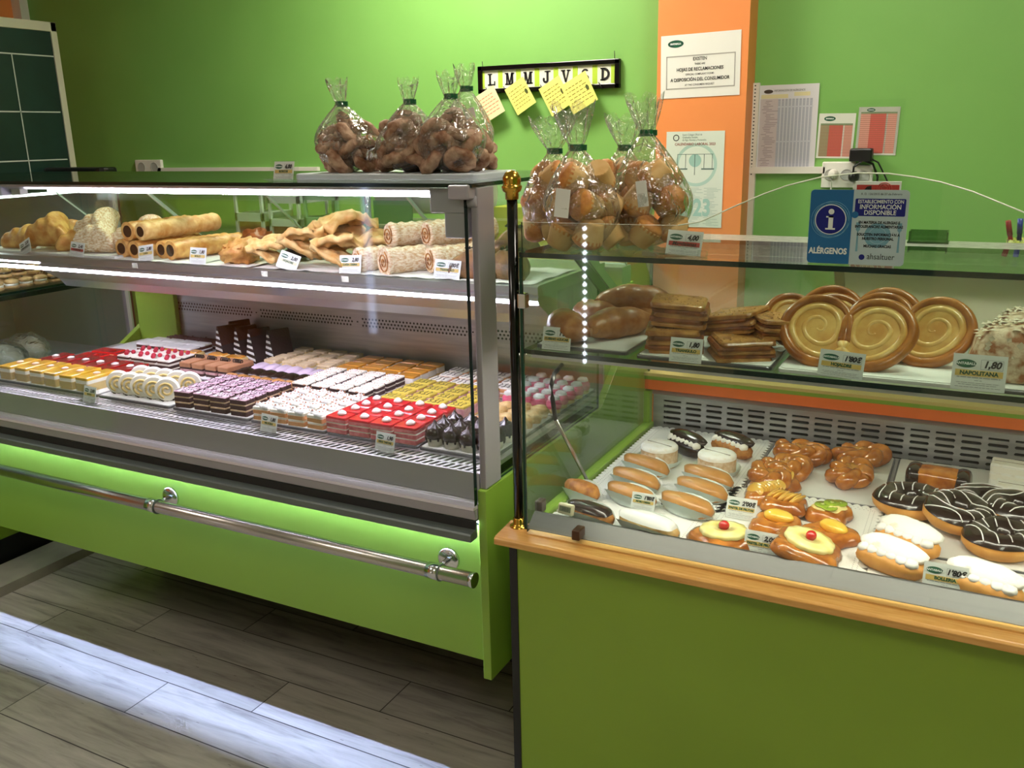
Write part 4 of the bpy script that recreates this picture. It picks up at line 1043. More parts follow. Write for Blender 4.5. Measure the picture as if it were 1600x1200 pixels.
# ------------------------------------------------------------------ right case, lower glass shelf
ZL = 1.068
def cpos(px, py, z): c = at_z(px, py, z); return c.x, c.y
tray('dark tray under the sugar croissants at the left end of the glass shelf', -.735, -.55, 1.50, 1.78, ZL, paper=M_PAPER)
tray('tray under the seeded triangles and folded pastries', -.53, -.29, 1.49, 1.80, ZL, paper=M_PAPER)
tray('tray with white paper under the big palmiers', -.28, .0, 1.49, 1.82, ZL, m=M_TRAY, paper=M_PAPER)
tray('tray under the flaked almond pastry at the right', .01, .26, 1.49, 1.82, ZL, paper=M_PAPER)
def croissant(label, seed, L=.14, r=.034, m=None):
    b = MB(); n = 26; pts = []; rs = []
    for i in range(n+1):
        t = i/n; a = R(-75+150*t); pts.append((L*.55*math.sin(a), L*.32*(math.cos(a)-.6), r*.78))
        seg = 1+.10*abs(math.sin(t*PI*3.5)); rs.append(max(r*math.sin(PI*min(max(t, .05), .95))**.7*seg, .006))
    b.tube(pts, rs, 14, 0, sz=.85)
    return mk('croissant', label, 'pastry', b, [m or mat('sugared_croissant', (150, 88, 40), .35, c2=(186, 130, 78), scale=40, detail=6, bump=.3, bscale=120)], group='sugar croissants')
for i, (x, y, z, rz, lab) in enumerate(((-.68, 1.56, 0, 2.2, 'glossy sugar croissant behind the leftmost price tag of the glass shelf'), (-.66, 1.66, .004, 2.6, 'sugar croissant at the back left of the glass shelf'), (-.60, 1.60, 0, 1.0, 'sugar croissant in front of the others, right of its price tag'), (-.605, 1.69, .03, .4, 'sugar croissant lying on top of two others'), (-.565, 1.74, 0, 1.3, 'sugar croissant at the right end of its group'))):
    o = croissant(lab, i); o.location = (x, y, ZL+.009+z); o.rotation_euler = (0, 0, rz)
def strudel(label, w, L, h, seed, m):
    """folded slab with a split front showing pastry leaves"""
    b = MB(); nl = 5
    for k in range(nl):
        z0 = h*k/nl; ins = .004*math.sin(k*2.1+seed)
        b.rbox(ins, .3*ins, z0, w-abs(ins), L, h/nl*1.05, .010, 0 if k % 2 == 0 or k == nl-1 else 1, bev=.004, jit=.0012)
    return mk('seeded_pastry', label, 'pastry', b, [m, F_BROWN], [('seeds', drops(60, w*.85, L*.85, h, .0028, seed), mat('toasted_seeds', (214, 172, 104), .6, c2=(120, 74, 34), scale=200))], 'seeded folded pastries')
F_SEED = mat('dark_golden_crust', (204, 148, 78), .38, c2=(146, 90, 38), scale=36, bump=.4, bscale=90, coat=.3)
for i, (x, y, z, rz, ry, lab) in enumerate(((-.478, 1.555, 0, .25, 0, 'thick seeded pastry behind the triangle price tag, lower one'), (-.475, 1.57, .046, .2, 4, 'thick seeded pastry lying on top above the triangle price tag'),
                                        (-.375, 1.60, .034, -.25, -10, 'split seeded pastry resting tilted on top in the middle'), (-.355, 1.545, 0, .5, 0, 'split seeded pastry at the front beside the big palmiers'), (-.39, 1.67, 0, .1, 0, 'seeded pastry at the back of the middle group'), (-.305, 1.60, .03, .65, 6, 'split seeded pastry lying right, touching the palmiers'))):
    o = strudel(lab, .10, .085, .042 if i < 2 else .034, i+2, F_SEED); o.location = (x, y, ZL+.009+z); o.rotation_euler = (R(3), R(ry), rz)
def palmier(label, S=1.0):
    """heart of two inward spirals, lying in the local XZ plane"""
    rim = MB(); inner = MB(); body = MB()
    def pt(sg, an, rr_):
        cx = .047*S; x = cx+rr_*math.cos(an)*1.04; z = .004*S+rr_*math.sin(an)*(1.06 if math.sin(an) > 0 else 1.14)
        if math.sin(an) < 0: x -= .012*S*(-math.sin(an))*min(rr_/(.05*S), 1)
        return (sg*x, 0, z)
    for sg in (-1, 1):
        pts = []; rs = []
        for i in range(41):
            t = i/40; an = R(-125+t*330); pts.append(pt(sg, an, (.0575-.008*t*t)*S)); rs.append((.0078-.0022*t)*S)
        rim.tube(pts, rs, 10, 0, sx=1.35, sz=1.5, up=(0, 1, 0))
        pts = []; rs = []
        for i in range(81):
            t = i/80; an = R(205+t*800); pts.append(pt(sg, an, (.0475*(1-t)**.85+.003)*S)); rs.append((.0052-.0014*t)*S)
        inner.tube(pts, rs, 8, 0, sx=1.5, sz=2.0, up=(0, 1, 0))
        body.M = Matrix.Rotation(R(90), 4, 'X')
        body.blob(sg*.045*S, .001*S, 0, .054*S, .058*S, .0068*S, 0, nu=24, nv=8, pw=2.8, amp=.06, seed=sg)
    body.M = None
    rim.tube([(0, 0, -.058*S), (0, 0, -.03*S), (0, 0, .02*S)], [.009*S, .008*S, .006*S], 10, 0, sx=.9)
    return mk('palmier', label, 'pastry', rim, [mat('palmier_rim', (196, 124, 52), .3, c2=(150, 84, 28), scale=26, bump=.3, bscale=80, coat=.35)], [('pastry_body', body, mat('palmier_inside', (230, 186, 106), .38, c2=(206, 146, 66), scale=30, detail=6, bump=.3, coat=.25)), ('spiral_layers', inner, mat('palmier_layers', (236, 196, 116), .35, c2=(214, 160, 80), scale=36, bump=.25, bscale=90, coat=.3))], 'big palmiers')
for i, (px, py, y, s_, tl, rz, lab) in enumerate(((1320, 545, 1.562, .98, 38, -.05, 'big heart shaped palmier in front, behind its price tag'), (1415, 545, 1.625, .93, 34, -.15, 'big palmier at the right, partly behind the front one'), (1340, 520, 1.68, .95, 36, .1, 'big palmier standing highest at the back'), (1268, 555, 1.645, .80, 40, .3, 'big palmier at the left edge behind the front one'))):
    c = at_y(px, py, y); o = palmier(lab, s_); o.location = (c.x, c.y, max(c.z, ZL+.06)); o.rotation_euler = (R(-tl), 0, rz)
b = MB(); b.pillow([(.075*math.copysign(abs(math.cos(a))**.5, math.cos(a)), .055*math.copysign(abs(math.sin(a))**.5, math.sin(a))) for a in [2*PI*i/28 for i in range(28)]], .085, 0, K=9, p=3.5, q=.5, amp=.003)
fl = MB(); rr = random.Random(8)
for q in range(130):
    x, y = rr.uniform(-.066, .066), rr.uniform(-.052, .05); tt = max(abs(x)/.075, abs(y)/.055)
    z = .085*(.22+.78*max(1-tt**3.5, 0)**.5)+.001 if y > -.04 else rr.uniform(.03, .07)
    if y <= -.04: y = -.0525-.001*rr.random()
    s_ = rr.uniform(.004, .008); a = rr.uniform(0, PI); c_, d_ = math.cos(a)*s_, math.sin(a)*s_*.6
    if y < -.05: fl.add([(x-c_, y, z-d_), (x+d_, y-.001, z-c_), (x+c_, y, z+d_), (x-d_, y-.001, z+c_)], [(0, 1, 2, 3)])
    else: fl.add([(x-c_, y-d_, z), (x+d_, y-c_, z+.002), (x+c_, y+d_, z), (x-d_, y+c_, z+.002)], [(0, 1, 2, 3)])
def napo(lab, x, y, z, rz):
    o = b.build('almond_pastry', [mat('sugared_almond_crust', (222, 200, 170), .6, c2=(160, 96, 52), scale=60, detail=6, bump=.4, bscale=120, ramp=(.42, .62))]); tag(o, lab, 'pastry', 'almond flaked pastries'); fl.build('almond_flakes', mat('almond_flakes', (226, 212, 188), .6), o)
    o.location = (x, y, z); o.rotation_euler = (0, 0, rz)
napo('tall almond flaked pastry behind the rightmost shelf price tag', .075, 1.575, ZL+.009, .05)
napo('almond flaked pastry behind the front one at the right edge', .10, 1.69, ZL+.009, -.1)
price_tag(868, 545, ZL, "1'50", 'CUERNO AZUCAR', 'price tag in front of the sugar croissants on the glass shelf', loc=(at_y(868, 545, 1.488).x, 1.488, ZL), w=.058, h=.044)
price_tag(1070, 560, ZL, '1,80', 'TRIANGULO', 'price tag in front of the seeded triangle pastries on the glass shelf', loc=(at_y(1070, 560, 1.488).x, 1.488, ZL), w=.058, h=.044)
price_tag(1310, 590, ZL, "1'80€", 'HOJALDRE', 'price tag in front of the big palmiers', loc=(at_y(1311, 590, 1.487).x, 1.487, ZL), w=.070, h=.044, roll=3)
price_tag(1527, 612, ZL, '1,80', 'NAPOLITANA', 'price tag in front of the almond flaked pastry', loc=(at_y(1526, 612, 1.487).x, 1.487, ZL), w=.074, h=.056)

# ------------------------------------------------------------------ right case, deck
ZR_ = .697; ZQ = ZR_+.0078
tray('lace paper tray of round cakes and caramel eclairs at the left of the deck', -.718, -.415, 1.70, 2.185, ZR_, doily=True)
tray('lace paper tray at the front left with the dark and the white eclair', -.725, -.435, 1.512, 1.692, ZR_, doily=True)
tray('steel edged tray of glazed twisted buns at the back', -.405, -.125, 1.86, 2.185, ZR_)
tray('lace paper tray under the fruit pastries', -.425, -.125, 1.512, 1.853, ZR_, doily=True)
tray('tray of chocolate rings, loaf and sugared slices', -.118, .34, 1.665, 2.185, ZR_)
tray('white tray of sugar dusted cream buns at the front right', -.118, .36, 1.512, 1.66, ZR_, m=M_TRAY)
def case_boat(L, w, h, m=F_CASEW):
    b = MB(); n = 40; vs = []
    for (k, z) in ((.62, 0), (.80, h*.5), (1.0, h)):
        for i in range(n):
            a = 2*PI*i/n; fl_ = 1+(.02 if i % 2 else -.02); e = abs(math.sin(a))**1.0
            vs.append((L/2*math.cos(a)*(1 if k > .9 else k+.08), w/2*math.sin(a)*k*fl_, z*(.35+.65*e)+.0005))
    fs = [(q*n+i, q*n+(i+1) % n, (q+1)*n+(i+1) % n, (q+1)*n+i) for q in range(2) for i in range(n)]
    fs.append(tuple(range(n))); b.add(vs, fs, 0, True); return b
def eclair(label, icing, body=F_CRUST, L=.115, r=.021, full=False, group=None):
    b = MB(); b.blob(0, 0, r*.95, L/2, r*1.05, r, 0, seed=4, amp=.10, flat=0, pw=2.7, nu=20, nv=10)
    o = mk('eclair', label, 'pastry', b, [icing if full else body], group=group)
    if not full:
        g_ = MB(); g_.blob(0, 0, r*.98, L/2*1.0, r*1.07, r*1.05, 0, seed=4, amp=.10, pw=2.7, vmin=14, nu=20, nv=7); g_.build('icing', icing, o)
    case_boat(L*1.06, r*3.3, r*1.5).build('paper_case', F_CASEW, o)
    return o
EP = [((1008, 730), 'caramel eclair in a paper case, back left, in front of the left round cake'), ((992, 752), 'caramel eclair in a paper case, left column, middle one'), ((985, 776), 'caramel eclair in a paper case, left column, behind its price tag'),
      ((1105, 748), 'caramel eclair in a paper case, right column, in front of the right round cake'), ((1095, 768), 'caramel eclair in a paper case, right column, middle one'), ((1072, 792), 'caramel eclair in a paper case, frontmost of the right column')]
E0 = eclair('', F_CARAMEL, full=True, L=.125, group='caramel eclairs')
for (px, py), lab in EP:
    c = at_z(px, py, ZQ+.015); place(E0, (c.x, c.y, ZQ), R(-20), lab)
o = eclair('eclair with dark chocolate icing beside the thermometer', F_CHOC, L=.11); c = at_z(918, 812, ZQ+.01); o.location = (c.x, c.y+.01, ZQ); o.rotation_euler = (0, 0, R(-14))
o = eclair('eclair with white icing and a golden tip in the front left tray', F_WHITE, body=F_CRUSTL, L=.135, r=.022); c = at_z(1008, 832, ZQ+.01); o.location = (c.x, c.y+.012, ZQ); o.rotation_euler = (0, 0, R(-16))
o = eclair('paper case pastry half hidden behind the thermometer', F_CRUST, full=True, L=.09); c = at_z(905, 790, ZQ); o.location = (c.x-.01, c.y+.035, ZQ); o.rotation_euler = (0, 0, R(-20))
def round_cake(label):
    b = MB(); b.lathe([(.042, 0), (.043, .01), (.043, .042), (.041, .046)], 36)
    t_ = MB(); t_.lathe([(.0436, .040), (.0432, .045), (.040, .0485), (.02, .0505), (.001, .051)], 36, caps=False)
    l_ = MB(); l_.box(-.034, .034, -.0012, .0012, .0500, .0512)
    c_ = MB(); c_.lathe([(.039, .0005), (.048, .006), (.054, .018)], 44, flute=.015, nf=1, caps=False)
    return mk('round_cake', label, 'cake', b, [F_COCO], [('sugar_top', t_, F_SUGAR), ('cut_line', l_, mat('cut_shadow', (150, 140, 128), .8)), ('paper_case', c_, F_CASEW)], 'round sugar topped cakes')
for (px, py), lab in (((1030, 712), 'small round white sugared cake in a paper case, left of two'), ((1120, 726), 'small round white sugared cake in a paper case, right of two')):
    o = round_cake(lab); c = at_z(px, py, ZQ+.02); o.location = (c.x, c.y, ZQ); o.rotation_euler = (0, 0, R(-18))
def cream_bun(name, label, L, w, h, bm, cm, top, n=6, glaze=None, grp=None):
    """long split bun: lower half, cream blobs and tilted lid"""
    b = MB(); b.blob(0, 0, h*.42, L/2, w/2, h*.5, 0, seed=6, amp=.1, flat=0, pw=2.5, nu=22, nv=10)
    c_ = MB()
    for q in range(n):
        t = (q+.5)/n-.5; c_.blob(t*L*.84, -w*.16, h*.78, L/n*.58, w*.24, h*.22, amp=.25, seed=q, freq=9, nu=10, nv=7)
    l_ = MB(); l_.M = Matrix.Translation((0, w*.16, h*.98)) @ Matrix.Rotation(R(24), 4, 'X'); l_.blob(0, 0, 0, L*.49, w*.42, h*.27, amp=.1, seed=3, pw=2.4, nu=20, nv=8)
    return mk(name, label, 'pastry', b, [bm], [('cream', c_, cm), ('lid', l_, top)], grp)
for (px, py, rz), lab in (((1068, 700, -32), 'dark topped cream eclair behind the round cakes, left one'), ((1140, 702, -30), 'dark topped cream eclair behind the round cakes, right one with sugar stars')):
    o = cream_bun('cream_eclair', lab, .125, .044, .040, F_CHOC if px == 1068 else F_CRUST, F_CREAM, F_CHOC, 7, grp='dark topped cream eclairs'); c = at_z(px, py, ZQ+.02); o.location = (c.x, c.y+.02, ZQ); o.rotation_euler = (0, 0, R(rz))
for (px, py, rz), lab in (((1390, 875, -27), 'sugar dusted split cream bun left of the front right price tag'), ((1415, 850, -30), 'sugar dusted cream bun lying behind the left one'), ((1535, 915, -22), 'sugar dusted split cream bun right of the front right price tag')):
    o = cream_bun('cream_bun', lab, .128, .055, .040, F_DOUGH, F_WHITE, F_POWDER, 6, grp='sugar dusted cream buns'); c = at_z(px, py, ZQ+.025); o.location = (c.x, c.y+(.012 if py != 850 else .03), ZQ); o.rotation_euler = (0, 0, R(rz))
# chocolate rings
def choc_ring(label, seed):
    b = MB(); b.torus(0, 0, .023, .040, .0245, 0, nu=34, nv=14, amp=.10, seed=seed, ex=1.12, sz=.95)
    g_ = MB(); g_.torus(0, 0, .0236, .040, .0252, 0, nu=40, nv=10, v0=14, v1=172, amp=.10, seed=seed, ex=1.12, wave=.22, nw=7, sz=.97)
    d = MB()
    for q in range(6):
        x0 = -.055+q*.021; pts = []
        for i in range(13):
            y = -.058+.116*i/12; x = x0+.006*math.sin(y*70+seed+q)+y*.25; rr_ = math.hypot(x/1.12, y); dz = .0252**2-(rr_-.040)**2
            if dz > 0.00006: pts.append((x, y, .0236+math.sqrt(dz)*.97+.0004))
            else:
                if len(pts) > 2: d.tube(pts, .0012, 6)
                pts = []
        if len(pts) > 2: d.tube(pts, .0012, 6)
    return mk('chocolate_ring', label, 'pastry', b, [F_DOUGH], [('chocolate_glaze', g_, F_CHOC), ('white_drizzle', d, F_WHITE)], 'chocolate glazed rings')
for i, ((px, py), dz, rz, tx, lab) in enumerate((((1422, 785), 0, .3, 0, 'chocolate glazed ring with white drizzle, leftmost, below the small loaf'), ((1495, 812), .012, 1.2, 8, 'chocolate glazed ring with white drizzle in the middle, largest in view'), ((1540, 790), 0, 2.0, 0, 'chocolate glazed ring just behind the middle one'),
                                        ((1565, 845), 0, .8, 0, 'chocolate glazed ring at the front right, cut by the picture edge'), ((1590, 812), .016, 2.6, 0, 'chocolate glazed ring at the right edge behind the front right one'))):
    o = choc_ring(lab, i*2.3); c = at_z(px, py, ZQ+.02); o.location = (c.x, c.y, ZQ+dz); o.rotation_euler = (R(tx), 0, rz)
# twisted glazed buns
def twist(label, seed, s_=1.0):
    b = MB()
    for k in range(2):
        pts = []; rs = []
        for i in range(49):
            t = i/48; a = 2*PI*t+seed; w = 3*2*PI*t+k*PI
            rr_ = .027+.010*math.cos(w); pts.append((rr_*math.cos(a)*1.5, rr_*math.sin(a), .020+.009*math.sin(w))); rs.append(.0155*(1+.16*math.sin(5*a+seed)))
        b.tube(pts, rs, 10, 0)
    c_ = MB(); c_.blob(0, 0, .022, .036, .022, .018, amp=.4, seed=seed, freq=12)
    return mk('twisted_bun', label, 'pastry', b, [F_GLAZED], [('cream_centre', c_, mat('caramelised_custard', (168, 96, 30), .12, c2=(206, 150, 70), scale=50, coat=.7))], 'glazed twisted buns')
for i, ((px, py), lab) in enumerate((((1252, 712), 'glazed twisted bun at the back left of the bun tray'), ((1345, 716), 'glazed twisted bun at the back right of the bun tray'), ((1228, 736), 'glazed twisted bun at the left edge, second row'), ((1328, 744), 'glazed twisted bun at the front right of the bun tray'), ((1205, 750), 'glazed twisted bun nearest the apple pastries'))):
    o = twist(lab, i*1.3+.4); c = at_z(px, py, ZQ+.012); o.location = (c.x, c.y, ZQ); o.rotation_euler = (0, 0, i*.5)
# small loaf with dark ends and sugared layer slices
b = MB(); b.blob(0, 0, .022, .060, .034, .026, 0, seed=3, amp=.06, flat=0, pw=3.4, nu=24, nv=10)
e1 = MB()
for sg in (-1, 1): e1.blob(sg*.047, 0, .022, .018, .0355, .0272, 0, flat=0, pw=3.0, nu=18, nv=8)
o = mk('small_loaf', 'small brown loaf cake with dark chocolate dipped ends', 'cake', b, [F_GLAZED], [('chocolate_ends', e1, F_CHOC)]); c = at_z(1466, 750, ZQ+.02); o.location = (c.x, c.y, ZQ); o.rotation_euler = (0, 0, -.08)
for i, ((px, py), lab) in enumerate((((1572, 740), 'tall white sugared layer slice at the right edge, back one'), ((1580, 775), 'white sugared layer slice at the right edge, front one'))):
    o, h = layered('sugared_slice', lab, .085, .05, [(.010, 1), (.012, 0), (.006, 1), (.012, 0), (.006, 1)], [F_CREAM, F_SUGAR], [], 'sugared layer slices'); c = at_z(px, py, ZQ+.02)
    MB().box(-.038, .038, -.001, .001, h, h+.0006).build('cut_line', mat('cut_shadow', (150, 140, 128), .8), o)
    o.location = (c.x+.012, c.y, ZQ); o.rotation_euler = (0, 0, -.1)
# fruit pastries
def lobed(R0, k, n=48, d=.12, ph=0): return [((R0*(1+d*math.cos(k*2*PI*i/n+ph)))*math.cos(2*PI*i/n), (R0*(1+d*math.cos(k*2*PI*i/n+ph)))*math.sin(2*PI*i/n)) for i in range(n)]
def danish(label, R0, parts, seed=0, h=.024, k=4):
    b = MB(); b.pillow(lobed(R0, k, ph=seed), h, 0, K=8, p=6, q=.6, seed=seed, amp=.0035, freq=60, hf=lambda X, Y, t: -.006*(1-t)*(1-t))
    return mk('fruit_pastry', label, 'pastry', b, [F_GLAZED], parts, 'fruit pastries')
def pine_parts():
    rg = MB(); n = 48; vs = []
    for i in range(n):
        a = 2*PI*i/n; w = 1+.025*math.cos(12*a)
        for (r_, z) in ((.011, .024), (.013, .032), (.030, .034), (.043*w, .031), (.045*w, .026), (.044*w, .022)): vs.append((r_*math.cos(a), r_*math.sin(a), z))
    rg.add(vs, [(i*6+j, ((i+1) % n)*6+j, ((i+1) % n)*6+j+1, i*6+j+1) for i in range(n) for j in range(5)], 0, True)
    ch = MB(); ch.blob(0, 0, .036, .0105, .0095, .0095, nu=16, nv=10)
    return [('pineapple_ring', rg, F_PINEAPPLE), ('cherry', ch, F_CHERRY)]
o = danish('fruit pastry with pineapple ring and cherry left of the front price tag', .064, pine_parts(), 1); c = at_z(1130, 835, ZQ+.02); o.location = (c.x, c.y+.004, ZQ); o.rotation_euler = (R(-4), 0, .3)
o = danish('fruit pastry with pineapple ring and cherry right of the front price tag', .066, pine_parts(), 2); c = at_z(1258, 857, ZQ+.024); o.location = (c.x, c.y+.004, ZQ+.014); o.rotation_euler = (R(12), R(6), 1.3)
def peach_parts():
    p_ = MB(); p_.blob(.004, .004, .026, .030, .017, .013, amp=.15, seed=2, nu=18, nv=10); return [('peach_half', p_, F_PEACH)]
o = danish('fruit pastry with a peach half behind the front price tag', .050, peach_parts(), 3); c = at_z(1212, 815, ZQ+.015); o.location = (c.x, c.y, ZQ); o.rotation_euler = (0, 0, -.1)
o = danish('fruit pastry with a peach half behind the right pineapple ring', .052, peach_parts(), 4); c = at_z(1296, 836, ZQ+.012); o.location = (c.x, c.y+.008, ZQ); o.rotation_euler = (0, 0, -.5)
def kiwi_parts():
    k_ = MB(); c_ = MB(); s_ = MB()
    for (x, y, z) in ((-.014, -.004, .030), (.004, .004, .032), (.018, .010, .030), (-.002, -.014, .029)):
        k_.lathe([(.0005, 0), (.015, 0), (.016, .0015), (.015, .003), (.0005, .0032)], 22, x, y, z); c_.lathe([(.0003, 0), (.0042, 0), (.0003, .0006)], 12, x, y, z+.0031, caps=False)
        for q in range(9): a = q*.7; s_.box(x+.0068*math.cos(a)-.0007, x+.0068*math.cos(a)+.0007, y+.0068*math.sin(a)-.0007, y+.0068*math.sin(a)+.0007, z+.0028, z+.0036)
    cr = MB(); cr.blob(0, 0, .022, .034, .026, .012, amp=.2, seed=1)
    return [('custard', cr, mat('custard', (244, 226, 150), .3)), ('kiwi_slices', k_, F_KIWI, ('core', c_, F_KIWIC), ('seeds', s_, M_INK))]
o = danish('fruit pastry topped with green kiwi slices', .044, kiwi_parts(), 5, h=.027); c = at_z(1296, 800, ZQ+.015); o.location = (c.x, c.y, ZQ); o.rotation_euler = (0, 0, .2)
def apple_parts(seed):
    a_ = MB()
    for q in range(8):
        a_.M = Matrix.Translation((-.028+q*.008, .002*math.sin(q+seed), .026)) @ Matrix.Rotation(R(38), 4, 'Y') @ Matrix.Rotation(.12*math.sin(q*2+seed), 4, 'Z'); a_.blob(0, 0, 0, .0045, .026, .014, pw=2.2, nu=12, nv=8)
    return [('apple_slices', a_, F_APPLE)]
for i, ((px, py), rz, lab) in enumerate((((1198, 770), .9, 'fruit pastry fanned with apple slices, left of the back price tag'), ((1212, 752), .2, 'fruit pastry fanned with apple slices at the back of the lace tray'), ((1225, 790), -.3, 'fruit pastry fanned with apple slices, frontmost, right of the back price tag'))):
    o = danish(lab, .050, apple_parts(i), i+6, h=.026); c = at_z(px, py, ZQ+.015); o.location = (c.x, c.y, ZQ+(.008 if i == 2 else 0)); o.rotation_euler = (R(-6), 0, rz)
def dtag(px, py, price, nm, lab, **k):
    c = at_z(px, py, ZQ); price_tag(px, py, ZQ, price, nm, lab, loc=(c.x, c.y, ZQ), **k)
c = at_z(1003, 805, ZQ); price_tag(1005, 786, ZQ+.010, "1'80€", 'PETISU CREMA', 'price tag leaning on the caramel eclairs', loc=(c.x, c.y, 0), w=.050, h=.036, tilt=20)
dtag(1156, 812, "2'00€", 'PASTEL DE FRUTAS', 'price tag between apple pastries and left pineapple ring', w=.060, h=.044, tilt=20)
dtag(1187, 870, '2,00', 'PASTEL DE FRUTAS', 'price tag at the front between the two pineapple pastries', w=.062, h=.046, tilt=18)
dtag(1474, 928, "1'80€", 'BOLLERIA', 'price tag at the front between the sugar dusted cream buns', w=.068, h=.050, tilt=16)
dtag(1405, 846, '1,80', 'ROSQUILLA', 'price tag half hidden behind the back cream bun', w=.058, h=.040, tilt=24)
# thermometer
c = at_y(876, 806, 1.487)
t = thing('thermometer', 'small pale digital thermometer standing on the metal lip at the left', 'thermometer', (c.x-.0, 1.512, .7285), (R(-12), 0, -.12))
MB().rbox(0, 0, 0, .034, .011, .021, .003, 0).build('body', mat('thermometer_cream', (216, 210, 176), .4), t)
s_ = MB(); s_.box(-.013, .013, -.0062, -.005, .005, .016); sc_ = s_.build('display', mat('lcd', (118, 128, 104), .25), t)
text('20.0', .0095, M_INK, sc_, .001, .0105, -.0066, name='digits')
# ------------------------------------------------------------------ bags on top of the cases
def bag_mesh(rx, ry, hb, hn, htop, rneck, rtop, seed, lean=(0, 0), n=40, m=26, tw=.35):
    """gathered clear bag: round body, neck at hn, flared ragged top"""
    b = MB(); vs = []
    for k in range(m+1):
        t = k/m; z = htop*t
        if z < hn:
            u = z/hn; body = (math.sin(min(u/.45, 1)*PI/2)**.45) if u < .45 else (1-((u-.45)/.55)**1.35)
            fx = rneck+(rx-rneck)*max(body, 0); fy = rneck+(ry-rneck)*max(body, 0)
        else:
            u = (z-hn)/(htop-hn); fx = rneck+(rtop-rneck)*u**.8; fy = rneck+(rtop*.5-rneck)*u**.8
        for i in range(n):
            a = 2*PI*i/n
            wob = 1+.05*noise.noise(Vector((math.cos(a)*2.2+seed*3, math.sin(a)*2.2, z*16)))
            pl = .12*math.sin(a*9+seed)*max(0, 1-abs(z-hn)/(hn*.55)) if z < hn else .16*math.sin(a*7+seed)
            q = wob+pl; lz = z+(.010*math.sin(a*5+seed)*(t > .97))
            s_ = max(0, z-hb*.5)
            vs.append((fx*q*math.cos(a)+lean[0]*s_, fy*q*math.sin(a)+lean[1]*s_, lz))
    fs = [(k*n+i, k*n+(i+1) % n, (k+1)*n+(i+1) % n, (k+1)*n+i) for k in range(m) for i in range(n)]
    fs.append(tuple(range(n-1, -1, -1))); b.add(vs, fs, 0, True)
    return b
def bag(label, x, y, z, rx, ry, hb, hn, htop, rneck, rtop, seed, lean=(0, 0), rz=0, lbl=None, grp=None):
    b = bag_mesh(rx, ry, hb, hn, htop, rneck, rtop, seed, lean)
    o = tag(b.build('plastic_bag', M_FILM, loc=(x, y, z), rz=rz), label, 'bag', grp)
    t = MB(); s_ = max(0, hn-hb*.5)
    t.lathe([(rneck*1.25, -.006), (rneck*1.35, 0), (rneck*1.25, .006)], 16, lean[0]*s_, lean[1]*s_, hn, caps=False, ey=.8); t.box(lean[0]*s_+rneck*.6, lean[0]*s_+rneck*1.3+.007, lean[1]*s_-.002, lean[1]*s_+.002, hn-.005, hn+.005)
    t.build('green_tie', mat('tie_green', (10, 96, 54), .35), o)
    if lbl:
        lx, lz, lw, lh, rot = lbl
        w = MB(); w.box(-lw/2, lw/2, -.0006, 0, -lh/2, lh/2); q = w.build('paper_label', M_PAPER, o, loc=(lx, -ry*.98, lz)); q.rotation_euler = (0, R(rot), 0)
    return o
ZTOP = 1.3747
# tray of sugared rings on the left case
tr = MB(); tr.rbox(0, 0, 0, .47, .19, .012, .015, 0, bev=.003)
tag(tr.build('serving_tray', mat('tray_bluewhite', (206, 212, 222), .35), loc=(-1.15, 1.70, ZTOP)), 'shallow pale tray under the bags of sugared rings on the left case', 'tray')
ZB = ZTOP+.0125
ring = MB(); ring.torus(0, 0, 0, .0235, .0145, 0, nu=28, nv=12, amp=.42, seed=2, sz=.9)
RG = tag(ring.build('sugared_ring', F_BAGDO), '', 'pastry', 'sugared rings in bags')
bags1 = [(-1.290, 1.69, .080, .064, .10, .148, .196, .009, .026, 1, (-.15, 0), 'left'), (-1.128, 1.69, .074, .064, .10, .146, .188, .009, .024, 2, (.05, 0), 'second'),
         (-1.005, 1.665, .078, .060, .105, .152, .196, .009, .026, 3, (.0, 0), 'third'), (-1.030, 1.778, .060, .052, .105, .172, .216, .009, .024, 4, (-.02, 0), 'rear right')]
LB = {'left': 'leftmost clear bag of sugared rings with a green tie on the left case', 'second': 'second clear bag of sugared rings from the left on the left case', 'third': 'third clear bag of sugared rings, in front at the right', 'rear right': 'rearmost tall clear bag of sugared rings by the weekday board, with white label'}
for (x, y, rx, ry, hb, hn, ht, rn, rt, sd, lean, nm) in bags1:
    bag(LB[nm], x, y, ZB, rx, ry, hb, hn, ht, rn, rt, sd, lean, 0, (.040, .105, .024, .05, -12) if nm == 'rear right' else None, 'bags of sugared rings')
    rr = random.Random(sd); lay = 0; cnt = 0
    for (zz_, n_, rad) in ((.022, 5, .64), (.050, 5, .60), (.076, 4, .48), (.094, 1, 0)):
        for q in range(n_):
            a = 2*PI*q/n_+lay*.6+sd; cx = x+rx*rad*math.cos(a); cy = y+ry*rad*math.sin(a)
            cnt += 1
            lv = ['bottom', 'second', 'third', 'top'][lay]; sidew = 'front' if math.sin(a) < -.3 else ('back' if math.sin(a) > .3 else ('left' if math.cos(a) < 0 else 'right'))
            place(RG, (cx, cy, ZB+zz_+.004), rot=(rr.uniform(-1.1, 1.1), rr.uniform(-.9, .9), rr.uniform(0, 6)), scale=rr.uniform(.85, 1.02), label='brown sugared ring, %s layer, %s side of the %s ring bag' % (lv, sidew, nm))
        lay += 1
